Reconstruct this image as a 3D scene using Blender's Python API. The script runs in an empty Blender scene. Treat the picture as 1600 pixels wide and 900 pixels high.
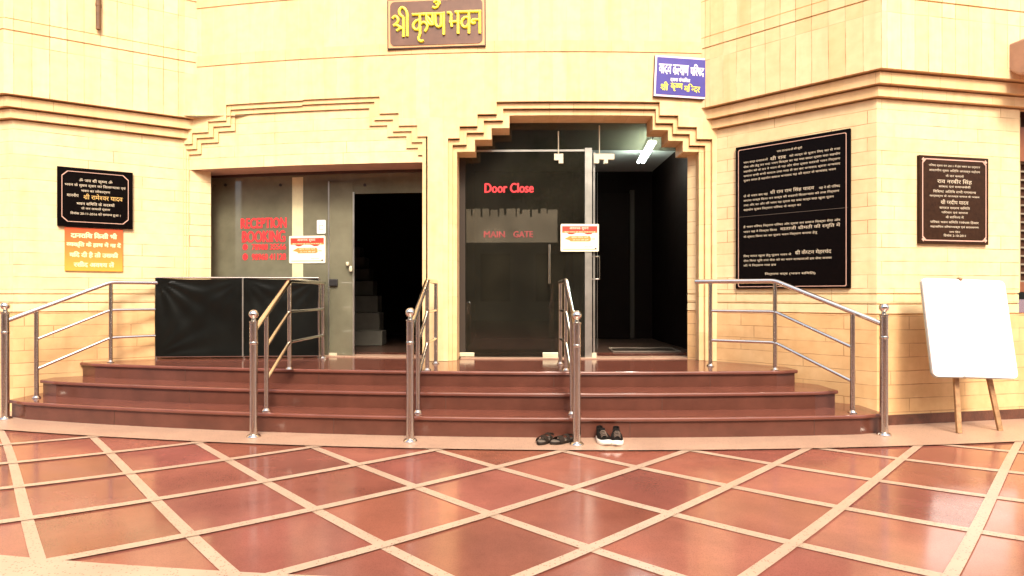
import bpy, bmesh, math, random
from mathutils import Vector, Matrix
random.seed(7)
R = math.radians
PI = math.pi
sc = bpy.context.scene
col = sc.collection

# ------------------------------------------------------------------ camera, sky, sun, exposure
H, F, YH = 1.22, 950.0, 460.0            # eye height in metres, focal length and horizon in photo pixels (1600 wide)
cam_d = bpy.data.cameras.new('camera')
cam = bpy.data.objects.new('camera', cam_d)
col.objects.link(cam)
cam.location = (0, 0, H)
cam.rotation_euler = (R(90), 0, 0)
cam_d.sensor_width = 36
cam_d.lens = 36 * F / 1600
cam_d.shift_y = (YH - 450) / 1600
cam_d.clip_start = 0.05
cam_d.clip_end = 500
sc.camera = cam

SUN_DIR = Vector((0.14, -0.85, 0.95)).normalized()      # towards the sun
world = bpy.data.worlds.new('World')
sc.world = world
world.use_nodes = True
wn = world.node_tree
bg = wn.nodes['Background']
sky = wn.nodes.new('ShaderNodeTexSky')
sky.sky_type = 'NISHITA'
sky.sun_disc = False
sky.sun_elevation = math.asin(SUN_DIR.z)
sky.sun_rotation = math.atan2(SUN_DIR.x, SUN_DIR.y)
sky.air_density = 1.0
sky.dust_density = 6.0
sky.ozone_density = 0.4
wn.links.new(sky.outputs[0], bg.inputs[0])
bg.inputs[1].default_value = 0.115
sun_d = bpy.data.lights.new('sun', 'SUN')
sun_d.energy = 1.5
sun_d.angle = R(15)
sun_d.color = (1.0, 0.92, 0.79)
sun = bpy.data.objects.new('sun', sun_d)
col.objects.link(sun)
sun.location = (6, -8, 12)
sun.rotation_euler = SUN_DIR.to_track_quat('Z', 'Y').to_euler()
vs = sc.view_settings
vs.view_transform = 'Standard'
vs.look = 'None'
vs.exposure = 1.36
vs.gamma = 1.0
vs.use_curve_mapping = False
sc.cycles.max_bounces = 8
sc.cycles.use_denoising = True

# ------------------------------------------------------------------ materials
def mat(name, base, rough=0.6, metal=0.0, var=0.0, scale=6.0, bump=0.0, bscale=60.0, spec=0.5, blotch=None, aniso=None, coat=0.0):
    """Principled material whose colour wanders with noise."""
    m = bpy.data.materials.new(name)
    m.use_nodes = True
    nt = m.node_tree
    b = nt.nodes['Principled BSDF']
    b.inputs['Base Color'].default_value = (*base, 1)
    b.inputs['Roughness'].default_value = rough
    b.inputs['Metallic'].default_value = metal
    b.inputs['Specular IOR Level'].default_value = spec
    b.inputs['Coat Weight'].default_value = coat
    tc = nt.nodes.new('ShaderNodeTexCoord')
    if var:
        n = nt.nodes.new('ShaderNodeTexNoise')
        n.inputs['Scale'].default_value = scale
        n.inputs['Detail'].default_value = 6
        n.inputs['Roughness'].default_value = 0.62
        nt.links.new(tc.outputs['Object'], n.inputs['Vector'])
        r = nt.nodes.new('ShaderNodeValToRGB')
        lo = tuple(c * (1 - var) for c in base)
        hi = tuple(min(1, c * (1 + var)) for c in base)
        r.color_ramp.elements[0].position = 0.3
        r.color_ramp.elements[1].position = 0.7
        r.color_ramp.elements[0].color = (*(blotch or lo), 1)
        r.color_ramp.elements[1].color = (*hi, 1)
        nt.links.new(n.outputs['Fac'], r.inputs[0])
        nt.links.new(r.outputs[0], b.inputs['Base Color'])
        mr = nt.nodes.new('ShaderNodeMapRange')
        mr.inputs['To Min'].default_value = max(0.02, rough * 0.8)
        mr.inputs['To Max'].default_value = min(1, rough * 1.25)
        nt.links.new(n.outputs['Fac'], mr.inputs[0])
        nt.links.new(mr.outputs[0], b.inputs['Roughness'])
    if bump:
        n2 = nt.nodes.new('ShaderNodeTexNoise')
        n2.inputs['Scale'].default_value = bscale
        n2.inputs['Detail'].default_value = 4
        nt.links.new(tc.outputs['Object'], n2.inputs['Vector'])
        bp = nt.nodes.new('ShaderNodeBump')
        bp.inputs['Strength'].default_value = bump
        bp.inputs['Distance'].default_value = 0.01
        nt.links.new(n2.outputs['Fac'], bp.inputs['Height'])
        nt.links.new(bp.outputs[0], b.inputs['Normal'])
    return m

def stone_mat(name, c1, c2, mortar, width, height, upright=False, joint=0.004, blotch=0.0, blotch_col=(0.4, 0.22, 0.09), patch=0.55, phase=0.0):
    """Sandstone cladding: courses from the wall's own metre UV map, joints that fade in and out."""
    m = bpy.data.materials.new(name)
    m.use_nodes = True
    nt = m.node_tree
    L = nt.links.new
    b = nt.nodes['Principled BSDF']
    b.inputs['Roughness'].default_value = 0.75
    b.inputs['Specular IOR Level'].default_value = 0.25
    uv = nt.nodes.new('ShaderNodeUVMap')
    uv.uv_map = 'UVMap'
    vec = uv.outputs[0]
    if upright:
        s = nt.nodes.new('ShaderNodeSeparateXYZ')
        L(vec, s.inputs[0])
        c = nt.nodes.new('ShaderNodeCombineXYZ')
        ad = nt.nodes.new('ShaderNodeMath')
        ad.operation = 'SUBTRACT'
        ad.inputs[1].default_value = phase
        L(s.outputs[1], ad.inputs[0])
        L(ad.outputs[0], c.inputs[0])
        L(s.outputs[0], c.inputs[1])
        vec = c.outputs[0]
    # joints wander by a few millimetres
    wob = nt.nodes.new('ShaderNodeTexNoise')
    wob.inputs['Scale'].default_value = 3.0
    L(vec, wob.inputs['Vector'])
    mixv = nt.nodes.new('ShaderNodeVectorMath')
    mixv.operation = 'MULTIPLY_ADD'
    mixv.inputs[1].default_value = (0.02, 0.012, 0)
    L(wob.outputs['Color'], mixv.inputs[0])
    L(vec, mixv.inputs[2])
    br = nt.nodes.new('ShaderNodeTexBrick')
    br.offset = 0.0 if upright else 0.37
    br.offset_frequency = 2
    br.squash = 1.0 if upright else 0.7
    br.squash_frequency = 3
    br.inputs['Scale'].default_value = 1.0
    br.inputs['Brick Width'].default_value = width
    br.inputs['Row Height'].default_value = height
    br.inputs['Mortar Size'].default_value = joint
    br.inputs['Mortar Smooth'].default_value = 0.3
    br.inputs['Color1'].default_value = (*c1, 1)
    br.inputs['Color2'].default_value = (*c2, 1)
    br.inputs['Mortar'].default_value = (*c1, 1)
    L(mixv.outputs[0], br.inputs['Vector'])
    # joints: strength from a noise
    n = nt.nodes.new('ShaderNodeTexNoise')
    n.inputs['Scale'].default_value = 1.7
    n.inputs['Detail'].default_value = 5
    n.inputs['Roughness'].default_value = 0.7
    L(uv.outputs[0], n.inputs['Vector'])
    mr = nt.nodes.new('ShaderNodeMapRange')
    mr.inputs['From Min'].default_value = patch - 0.12
    mr.inputs['From Max'].default_value = patch + 0.16
    L(n.outputs['Fac'], mr.inputs[0])
    mu = nt.nodes.new('ShaderNodeMath')
    mu.operation = 'MULTIPLY'
    L(br.outputs['Fac'], mu.inputs[0])
    L(mr.outputs[0], mu.inputs[1])
    # broad mottling of the stone
    n3 = nt.nodes.new('ShaderNodeTexNoise')
    n3.inputs['Scale'].default_value = 9.0
    n3.inputs['Detail'].default_value = 8
    L(uv.outputs[0], n3.inputs['Vector'])
    mot = nt.nodes.new('ShaderNodeMix')
    mot.data_type = 'RGBA'
    mot.blend_type = 'MULTIPLY'
    mot.inputs['Factor'].default_value = 0.35
    rm = nt.nodes.new('ShaderNodeValToRGB')
    rm.color_ramp.elements[0].position = 0.3
    rm.color_ramp.elements[0].color = (0.78, 0.7, 0.6, 1)
    rm.color_ramp.elements[1].position = 0.62
    rm.color_ramp.elements[1].color = (1, 1, 1, 1)
    L(n3.outputs['Fac'], rm.inputs[0])
    L(br.outputs['Color'], mot.inputs[6])
    L(rm.outputs[0], mot.inputs[7])
    colr = mot.outputs[2]
    mp = nt.nodes.new('ShaderNodeMapping')
    mp.inputs['Scale'].default_value = (5.0, 0.45, 1)
    L(uv.outputs[0], mp.inputs['Vector'])
    n5 = nt.nodes.new('ShaderNodeTexNoise')
    n5.inputs['Scale'].default_value = 1.6
    n5.inputs['Detail'].default_value = 6
    L(mp.outputs[0], n5.inputs['Vector'])
    m5 = nt.nodes.new('ShaderNodeMapRange')
    m5.inputs['From Min'].default_value = 0.5
    m5.inputs['From Max'].default_value = 0.75
    m5.inputs['To Max'].default_value = 0.28
    L(n5.outputs['Fac'], m5.inputs[0])
    x5 = nt.nodes.new('ShaderNodeMix')
    x5.data_type = 'RGBA'
    L(m5.outputs[0], x5.inputs['Factor'])
    L(colr, x5.inputs[6])
    x5.inputs[7].default_value = (*[0.62 * a * b for a, b in zip(c2, (1, 0.86, 0.66))], 1)
    colr = x5.outputs[2]
    if blotch:
        n4 = nt.nodes.new('ShaderNodeTexNoise')
        n4.inputs['Scale'].default_value = 2.6
        n4.inputs['Detail'].default_value = 7
        n4.inputs['Roughness'].default_value = 0.68
        L(uv.outputs[0], n4.inputs['Vector'])
        mr4 = nt.nodes.new('ShaderNodeMapRange')
        mr4.inputs['From Min'].default_value = 0.42
        mr4.inputs['From Max'].default_value = 0.68
        mr4.inputs['To Max'].default_value = blotch
        L(n4.outputs['Fac'], mr4.inputs[0])
        ms = nt.nodes.new('ShaderNodeMix')
        ms.data_type = 'RGBA'
        L(mr4.outputs[0], ms.inputs['Factor'])
        L(colr, ms.inputs[6])
        ms.inputs[7].default_value = (*blotch_col, 1)
        colr = ms.outputs[2]
    mj = nt.nodes.new('ShaderNodeMix')
    mj.data_type = 'RGBA'
    L(mu.outputs[0], mj.inputs['Factor'])
    L(colr, mj.inputs[6])
    mj.inputs[7].default_value = (*mortar, 1)
    L(mj.outputs[2], b.inputs['Base Color'])
    bp = nt.nodes.new('ShaderNodeBump')
    bp.inputs['Strength'].default_value = 0.35
    bp.inputs['Distance'].default_value = 0.006
    bp.invert = True
    L(mu.outputs[0], bp.inputs['Height'])
    bp2 = nt.nodes.new('ShaderNodeBump')
    bp2.inputs['Strength'].default_value = 0.18
    bp2.inputs['Distance'].default_value = 0.008
    L(n3.outputs['Fac'], bp2.inputs['Height'])
    L(bp.outputs[0], bp2.inputs['Normal'])
    L(bp2.outputs[0], b.inputs['Normal'])
    return m

def glass_mat(name, tint, haze=0.0, haze_col=(0.3, 0.3, 0.26), patchy=0.0, refl=1.0):
    """A thin pane: tinted see-through, mirror reflection by Fresnel and a diffuse share for dusty film and painted reflections."""
    m = bpy.data.materials.new(name)
    m.use_nodes = True
    nt = m.node_tree
    L = nt.links.new
    nt.nodes.remove(nt.nodes['Principled BSDF'])
    out = nt.nodes['Material Output']
    tr = nt.nodes.new('ShaderNodeBsdfTransparent')
    tr.inputs[0].default_value = (*tint, 1)
    gl = nt.nodes.new('ShaderNodeBsdfGlossy')
    gl.inputs['Roughness'].default_value = 0.02
    fr = nt.nodes.new('ShaderNodeFresnel')
    fr.inputs[0].default_value = 1.5
    frm = nt.nodes.new('ShaderNodeMath')
    frm.operation = 'MULTIPLY'
    frm.use_clamp = True
    frm.inputs[1].default_value = 1.6 * refl
    L(fr.outputs[0], frm.inputs[0])
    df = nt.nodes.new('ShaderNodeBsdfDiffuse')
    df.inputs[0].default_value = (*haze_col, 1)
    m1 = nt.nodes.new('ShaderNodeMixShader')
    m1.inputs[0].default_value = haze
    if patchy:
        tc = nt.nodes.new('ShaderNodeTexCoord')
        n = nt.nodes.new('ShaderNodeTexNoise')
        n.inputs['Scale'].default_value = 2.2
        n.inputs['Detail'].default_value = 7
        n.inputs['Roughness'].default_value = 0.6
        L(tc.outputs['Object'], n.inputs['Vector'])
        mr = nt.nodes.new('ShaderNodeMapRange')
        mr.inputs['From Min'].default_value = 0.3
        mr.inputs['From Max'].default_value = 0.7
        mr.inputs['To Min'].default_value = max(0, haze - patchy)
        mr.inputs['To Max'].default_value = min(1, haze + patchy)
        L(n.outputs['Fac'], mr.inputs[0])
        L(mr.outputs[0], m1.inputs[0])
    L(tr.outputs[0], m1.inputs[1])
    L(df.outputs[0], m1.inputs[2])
    m2 = nt.nodes.new('ShaderNodeMixShader')
    L(frm.outputs[0], m2.inputs[0])
    L(m1.outputs[0], m2.inputs[1])
    L(gl.outputs[0], m2.inputs[2])
    L(m2.outputs[0], out.inputs[0])
    return m

def emit_mat(name, c, s):
    m = bpy.data.materials.new(name)
    m.use_nodes = True
    b = m.node_tree.nodes['Principled BSDF']
    b.inputs['Base Color'].default_value = (*c, 1)
    b.inputs['Emission Color'].default_value = (*c, 1)
    b.inputs['Emission Strength'].default_value = s
    return m

def floor_tile_mat(name):
    m = mat(name, (0.258, 0.090, 0.061), rough=0.2, var=0.22, scale=1.9, spec=0.75)
    nt = m.node_tree
    L = nt.links.new
    b = nt.nodes['Principled BSDF']
    src = b.inputs['Base Color'].links[0].from_socket
    at = nt.nodes.new('ShaderNodeAttribute')
    at.attribute_name = 'shade'
    tc = nt.nodes.new('ShaderNodeTexCoord')
    sp = nt.nodes.new('ShaderNodeTexVoronoi')
    sp.inputs['Scale'].default_value = 130
    L(tc.outputs['Object'], sp.inputs['Vector'])
    ra = nt.nodes.new('ShaderNodeValToRGB')
    ra.color_ramp.elements[0].position = 0.0
    ra.color_ramp.elements[0].color = (0.72, 0.7, 0.68, 1)
    ra.color_ramp.elements[1].position = 0.5
    ra.color_ramp.elements[1].color = (1.05, 1.05, 1.05, 1)
    L(sp.outputs['Distance'], ra.inputs[0])
    m1 = nt.nodes.new('ShaderNodeMix')
    m1.data_type = 'RGBA'
    m1.blend_type = 'MULTIPLY'
    m1.inputs['Factor'].default_value = 1
    L(src, m1.inputs[6])
    L(at.outputs['Color'], m1.inputs[7])
    m2 = nt.nodes.new('ShaderNodeMix')
    m2.data_type = 'RGBA'
    m2.blend_type = 'MULTIPLY'
    m2.inputs['Factor'].default_value = 1
    L(m1.outputs[2], m2.inputs[6])
    L(ra.outputs[0], m2.inputs[7])
    L(m2.outputs[2], b.inputs['Base Color'])
    # scuffs and dried mop marks in the polish
    n = nt.nodes.new('ShaderNodeTexNoise')
    n.inputs['Scale'].default_value = 2.2
    n.inputs['Detail'].default_value = 5
    n.inputs['Distortion'].default_value = 0.3
    L(tc.outputs['Object'], n.inputs['Vector'])
    mr = nt.nodes.new('ShaderNodeMapRange')
    mr.inputs['From Min'].default_value = 0.3
    mr.inputs['From Max'].default_value = 0.75
    mr.inputs['To Min'].default_value = 0.09
    mr.inputs['To Max'].default_value = 0.22
    L(n.outputs['Fac'], mr.inputs[0])
    L(mr.outputs[0], b.inputs['Roughness'])
    return m

def terrazzo_mat(name, base, dark, rough=0.3):
    m = mat(name, base, rough=rough, var=0.1, scale=3)
    nt = m.node_tree
    L = nt.links.new
    b = nt.nodes['Principled BSDF']
    src = b.inputs['Base Color'].links[0].from_socket
    tc = nt.nodes.new('ShaderNodeTexCoord')
    v = nt.nodes.new('ShaderNodeTexVoronoi')
    v.inputs['Scale'].default_value = 75
    L(tc.outputs['Object'], v.inputs['Vector'])
    r = nt.nodes.new('ShaderNodeValToRGB')
    r.color_ramp.interpolation = 'CONSTANT'
    r.color_ramp.elements[0].color = (1, 1, 1, 1)
    r.color_ramp.elements[1].position = 0.3
    r.color_ramp.elements[1].color = (0, 0, 0, 1)
    L(v.outputs['Distance'], r.inputs[0])
    sep = nt.nodes.new('ShaderNodeSeparateColor')
    L(v.outputs['Color'], sep.inputs[0])
    g = nt.nodes.new('ShaderNodeMath')
    g.operation = 'GREATER_THAN'
    g.inputs[1].default_value = 0.55
    L(sep.outputs[0], g.inputs[0])
    mu = nt.nodes.new('ShaderNodeMath')
    mu.operation = 'MULTIPLY'
    L(g.outputs[0], mu.inputs[0])
    L(r.outputs[0], mu.inputs[1])
    mx = nt.nodes.new('ShaderNodeMix')
    mx.data_type = 'RGBA'
    L(mu.outputs[0], mx.inputs['Factor'])
    L(src, mx.inputs[6])
    mx.inputs[7].default_value = (*dark, 1)
    L(mx.outputs[2], b.inputs['Base Color'])
    return m

SAND1, SAND2 = (0.81, 0.64, 0.37), (0.78, 0.60, 0.33)
M = {}
M['stone_low'] = stone_mat('sandstone_courses', SAND1, SAND2, (0.36, 0.19, 0.075), 1.35, 0.128, joint=0.0036, blotch=0.14, patch=0.45)
M['stone_dado'] = stone_mat('sandstone_dado', (0.72, 0.48, 0.24), (0.67, 0.43, 0.20), (0.32, 0.16, 0.06), 1.0, 0.128, joint=0.0045, blotch=0.5, blotch_col=(0.52, 0.28, 0.115), patch=0.46)  # darker, more orange tone than the courses above, with browner blotches
M['stone_up'] = stone_mat('sandstone_upright', SAND1, (0.76, 0.55, 0.28), (0.40, 0.23, 0.09), 0.652, 0.142, upright=True, joint=0.0038, patch=0.45, phase=3.264)
M['stone_front'] = stone_mat('sandstone_front', (0.80, 0.60, 0.33), (0.76, 0.55, 0.28), (0.55, 0.37, 0.17), 0.70, 0.15, upright=True, joint=0.003, patch=0.56, phase=3.17)
M['stone_trim'] = stone_mat('sandstone_trim', (0.78, 0.56, 0.30), (0.74, 0.52, 0.26), (0.36, 0.20, 0.09), 0.26, 0.4, joint=0.003, patch=0.55)
M['reveal'] = mat('pink_plaster', (0.46, 0.28, 0.20), 0.7, var=0.15, scale=5)
M['skirt'] = mat('dark_skirting', (0.10, 0.035, 0.018), 0.5, var=0.5, scale=8, bump=0.4)
M['tile'] = floor_tile_mat('terracotta_terrazzo')
M['ground'] = mat('terracotta_plain', (0.255, 0.08, 0.05), 0.25, var=0.15, scale=2)
M['strip'] = terrazzo_mat('cream_terrazzo', (0.46, 0.32, 0.225), (0.20, 0.11, 0.07))
M['band'] = terrazzo_mat('pale_terrazzo', (0.43, 0.275, 0.19), (0.22, 0.12, 0.08), 0.3)
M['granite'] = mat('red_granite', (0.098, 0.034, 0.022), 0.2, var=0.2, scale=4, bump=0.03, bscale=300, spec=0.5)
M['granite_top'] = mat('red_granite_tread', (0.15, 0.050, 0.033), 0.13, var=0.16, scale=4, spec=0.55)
M['steel'] = mat('brushed_steel', (0.58, 0.53, 0.46), 0.24, metal=1.0, var=0.05, scale=3)
M['steel_top'] = mat('polished_steel', (0.76, 0.72, 0.64), 0.16, metal=1.0, var=0.03, scale=3)
M['black_sheet'] = mat('black_vinyl_sheet', (0.0035, 0.004, 0.003), 0.36, var=0.3, scale=3, spec=0.2)
M['alu'] = mat('aluminium', (0.48, 0.46, 0.40), 0.35, metal=0.9, var=0.12, scale=9)
M['fit'] = mat('patch_fitting', (0.78, 0.70, 0.50), 0.3, metal=0.35)
M['glass_dark'] = glass_mat('door_glass', (0.45, 0.44, 0.38), haze=0.07, haze_col=(0.17, 0.155, 0.105), patchy=0.03, refl=1.0)  # the haze share paints greyish reflections into the door glass
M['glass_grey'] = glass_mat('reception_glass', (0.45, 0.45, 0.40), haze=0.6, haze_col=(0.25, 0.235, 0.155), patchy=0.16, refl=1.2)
M['reflection_film'] = glass_mat('reflection_band', (0.55, 0.53, 0.46), haze=0.5, haze_col=(0.125, 0.11, 0.078), patchy=0.2, refl=0.15)  # film coloured to imitate a reflected band in the door
M['red_vinyl'] = mat('red_vinyl', (0.72, 0.03, 0.035), 0.5)
M['red_faded'] = mat('red_vinyl_faded', (0.24, 0.035, 0.032), 0.6, var=0.35, scale=20)
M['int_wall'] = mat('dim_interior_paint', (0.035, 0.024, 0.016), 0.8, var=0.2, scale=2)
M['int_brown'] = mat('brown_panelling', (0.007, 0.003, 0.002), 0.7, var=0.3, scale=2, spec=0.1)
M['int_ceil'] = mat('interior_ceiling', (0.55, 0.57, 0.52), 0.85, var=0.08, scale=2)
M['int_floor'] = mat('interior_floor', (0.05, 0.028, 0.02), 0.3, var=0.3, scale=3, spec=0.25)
M['stair'] = mat('grey_stair', (0.10, 0.09, 0.07), 0.7, var=0.2, scale=6)
M['pillar'] = mat('pillar_image_cream', (0.62, 0.57, 0.34), 0.6, var=0.10, scale=9)
M['tube'] = emit_mat('tube_glow', (0.86, 1.0, 0.92), 22.0)
M['white'] = mat('white_paint', (0.8, 0.79, 0.75), 0.4, var=0.04)
M['board'] = mat('white_board', (0.86, 0.85, 0.80), 0.25, var=0.03, scale=4)
M['wood'] = mat('pale_wood', (0.36, 0.20, 0.09), 0.6, var=0.35, scale=18)
M['black_gran'] = mat('black_granite', (0.003, 0.0016, 0.0012), 0.3, var=0.3, scale=40, spec=0.07)
M['brown_gran'] = mat('brown_granite', (0.034, 0.015, 0.007), 0.3, var=0.3, scale=30, spec=0.1)
M['sign_brown'] = mat('sign_brown', (0.15, 0.072, 0.042), 0.3, var=0.18, scale=7)
M['edge'] = mat('dark_edge', (0.05, 0.022, 0.012), 0.5)
M['gold'] = mat('gold_line', (0.62, 0.33, 0.14), 0.45, var=0.1)
M['yellow'] = mat('yellow_letters', (0.88, 0.80, 0.07), 0.4)
M['pale_let'] = mat('engraved_letters', (0.66, 0.56, 0.40), 0.6)
M['gold_let'] = mat('engraved_gold', (0.72, 0.46, 0.14), 0.5)
M['pink_line'] = mat('pink_line', (0.60, 0.36, 0.27), 0.5)
M['blue'] = mat('sign_blue', (0.045, 0.030, 0.26), 0.35, var=0.12, scale=9)
M['lilac'] = mat('lilac_frame', (0.72, 0.58, 0.72), 0.45)
M['white_let'] = mat('white_letters', (0.86, 0.80, 0.86), 0.5)
M['cream_let'] = mat('cream_letters', (0.90, 0.80, 0.42), 0.5)
M['paper'] = mat('poster_paper', (0.86, 0.80, 0.58), 0.5, var=0.04)
M['poster_red'] = mat('poster_red', (0.50, 0.04, 0.02), 0.5)
M['poster_orange'] = mat('poster_orange', (0.80, 0.24, 0.05), 0.5)
M['dark'] = mat('dark_rubber', (0.012, 0.010, 0.009), 0.6)
M['shoe'] = mat('black_knit', (0.007, 0.005, 0.004), 0.8, var=0.4, scale=90, bump=0.3, bscale=200, spec=0.12)
M['shoe_grey'] = mat('grey_lace', (0.16, 0.11, 0.08), 0.7)
M['sole'] = mat('white_sole', (0.82, 0.80, 0.72), 0.5)
M['sandal'] = mat('dark_sandal', (0.018, 0.011, 0.007), 0.6, var=0.3, scale=30, spec=0.2)
M['sandal_pad'] = mat('grey_insole', (0.13, 0.10, 0.075), 0.7, var=0.2, scale=40)
M['pipe'] = mat('rusty_pipe', (0.16, 0.08, 0.035), 0.6, var=0.4, scale=9)
M['far_wall'] = mat('far_wall', (0.24, 0.20, 0.14), 0.8, var=0.25, scale=0.6)
M['far_glass'] = mat('far_window_glass', (0.02, 0.022, 0.022), 0.1)
M['leaf'] = mat('leaf', (0.05, 0.085, 0.02), 0.6, var=0.45, scale=3)
M['bark'] = mat('bark', (0.10, 0.07, 0.045), 0.85, var=0.3, scale=8)
M['grille'] = mat('window_grille', (0.06, 0.025, 0.014), 0.7, var=0.2, spec=0.1)
M['rust_wood'] = mat('brown_window_panel', (0.22, 0.075, 0.03), 0.5, var=0.25, scale=5)

def orange_sheet():
    m = bpy.data.materials.new('orange_flex_sheet')
    m.use_nodes = True
    nt = m.node_tree
    b = nt.nodes['Principled BSDF']
    b.inputs['Roughness'].default_value = 0.4
    tc = nt.nodes.new('ShaderNodeTexCoord')
    s = nt.nodes.new('ShaderNodeSeparateXYZ')
    nt.links.new(tc.outputs['Generated'], s.inputs[0])
    r = nt.nodes.new('ShaderNodeValToRGB')
    e = r.color_ramp.elements
    e[0].position = 0.05
    e[0].color = (0.72, 0.35, 0.045, 1)
    e[1].position = 0.98
    e[1].color = (0.66, 0.085, 0.02, 1)
    k = e.new(0.5)
    k.color = (0.72, 0.21, 0.04, 1)
    nt.links.new(s.outputs[2], r.inputs[0])
    nt.links.new(r.outputs[0], b.inputs['Base Color'])
    return m
M['orange'] = orange_sheet()

# ------------------------------------------------------------------ mesh helpers
class MB:
    """Collects vertices and faces for one mesh."""
    def __init__(s):
        s.v, s.f, s.uv, s.sm = [], [], [], []
    def add(s, verts, faces, uvs=None, smooth=False):
        o = len(s.v)
        s.v += [Vector(p) for p in verts]
        s.f += [tuple(i + o for i in f) for f in faces]
        s.uv += list(uvs) if uvs else [None] * len(verts)
        s.sm += [smooth] * len(faces)
        return s
    def quad(s, a, b, c, d, uvs=None):
        return s.add([a, b, c, d], [(0, 1, 2, 3)], uvs)
    def box(s, lo, hi, nx=1):
        """axis-aligned box, cut into nx slices along x so that it can be bent"""
        x0, y0, z0 = lo
        x1, y1, z1 = hi
        vs_, fs = [], []
        for i in range(nx + 1):
            x = x0 + (x1 - x0) * i / nx
            vs_ += [(x, y0, z0), (x, y1, z0), (x, y1, z1), (x, y0, z1)]
        for i in range(nx):
            a, b = 4 * i, 4 * i + 4
            for k in range(4):
                fs.append((a + k, b + k, b + (k + 1) % 4, a + (k + 1) % 4)[::-1])
        fs.append((0, 1, 2, 3)[::-1])
        n = 4 * nx
        fs.append((n, n + 1, n + 2, n + 3))
        fs = [f[::-1] for f in fs]
        return s.add(vs_, fs)
    def obox(s, org, ex, ey, ez):
        """box from a corner and three edge vectors"""
        o, ex, ey, ez = map(Vector, (org, ex, ey, ez))
        v = [o, o + ex, o + ex + ey, o + ey]
        v += [p + ez for p in v]
        return s.add(v, [(3, 2, 1, 0), (4, 5, 6, 7), (0, 1, 5, 4), (1, 2, 6, 5), (2, 3, 7, 6), (3, 0, 4, 7)])
    def prism(s, poly, to3, ext):
        """flat polygon through to3(x, y) and its copy moved by ext, with sides"""
        n = len(poly)
        a = [Vector(to3(*p)) for p in poly]
        ext = Vector(ext)
        b = [p + ext for p in a]
        return s.add(a + b, [tuple(range(n))[::-1], tuple(range(n, 2 * n))] + [(i, (i + 1) % n, n + (i + 1) % n, n + i) for i in range(n)])
    def tube(s, pts, r, n=12, cap=True, flat=None, radii=None):
        pts = [Vector(p) for p in pts]
        vs_, fs = [], []
        up0 = None
        for i, p in enumerate(pts):
            d = (pts[min(i + 1, len(pts) - 1)] - pts[max(i - 1, 0)]).normalized()
            if up0 is None:
                up0 = Vector((0, 0, 1)) if abs(d.z) < 0.9 else Vector((0, 1, 0))
            a = d.cross(up0)
            if a.length < 1e-4:
                a = d.orthogonal()
            a.normalize()
            b = a.cross(d).normalized()
            up0 = b
            # mitre so that bends keep their thickness
            k = 1.0
            if 0 < i < len(pts) - 1:
                d1 = (p - pts[i - 1]).normalized()
                c = max(0.5, d1.dot(d))
                k = 1 / c if c > 0.75 else 1.15
            rr = radii[i] if radii else r
            for j in range(n):
                t = 2 * PI * j / n
                vs_.append(p + (a * math.cos(t) + b * math.sin(t)) * rr * (k if 0 < i < len(pts) - 1 else 1))
        for i in range(len(pts) - 1):
            for j in range(n):
                fs.append((i * n + j, i * n + (j + 1) % n, (i + 1) * n + (j + 1) % n, (i + 1) * n + j))
        if cap:
            fs += [tuple(range(n))[::-1], tuple((len(pts) - 1) * n + j for j in range(n))]
        return s.add(vs_, fs, smooth=True)
    def lathe(s, prof, at, n=20):
        """profile [(r, z)] turned about a vertical axis through at"""
        at = Vector(at)
        vs_, fs = [], []
        for r_, z in prof:
            for j in range(n):
                t = 2 * PI * j / n
                vs_.append(at + Vector((r_ * math.cos(t), r_ * math.sin(t), z)))
        for i in range(len(prof) - 1):
            for j in range(n):
                fs.append((i * n + j, i * n + (j + 1) % n, (i + 1) * n + (j + 1) % n, (i + 1) * n + j))
        fs += [tuple(range(n))[::-1], tuple((len(prof) - 1) * n + j for j in range(n))]
        return s.add(vs_, fs, smooth=True)
    def map(s, fn):
        s.v = [Vector(fn(*p)) for p in s.v]
        return s
    def build(s, name, m, parent=None, bevel=0.0, origin=None, keep_normals=False):
        me = bpy.data.meshes.new(name)
        o = bpy.data.objects.new(name, me)
        org = Vector(origin) if origin is not None else (Vector((0, 0, 0)) if parent is None else None)
        base = Vector((0, 0, 0))
        p = parent
        while p is not None:
            base += p.location
            p = p.parent
        if org is None:
            org = base.copy()
        me.from_pydata([v - org for v in s.v], [], s.f)
        if any(u is not None for u in s.uv):
            l = me.uv_layers.new(name='UVMap')
            for lp in me.loops:
                u = s.uv[lp.vertex_index]
                if u is not None:
                    l.data[lp.index].uv = u
        me.polygons.foreach_set('use_smooth', s.sm)
        if not keep_normals:
            bm = bmesh.new()
            bm.from_mesh(me)
            bmesh.ops.recalc_face_normals(bm, faces=bm.faces)
            bm.to_mesh(me)
            bm.free()
        me.materials.append(m)
        col.objects.link(o)
        o.location = org - base if parent is not None else org
        o.parent = parent
        if bevel:
            md = o.modifiers.new('bevel', 'BEVEL')
            md.width = bevel
            md.segments = 2
            md.limit_method = 'ANGLE'
        if any(s.sm):
            try:
                me.set_sharp_from_angle(angle=R(40))
            except Exception:
                pass
        return o

def thing(name, label, cat, loc=(0, 0, 0), group=None):
    o = bpy.data.objects.new(name, None)
    col.objects.link(o)
    o.location = loc
    o['label'] = label
    o['category'] = cat
    if group:
        o['group'] = group
    return o

def tag(o, label, cat, group=None):
    o['label'] = label
    o['category'] = cat
    if group:
        o['group'] = group
    return o

def struct(o):
    o['kind'] = 'structure'
    return o

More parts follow.
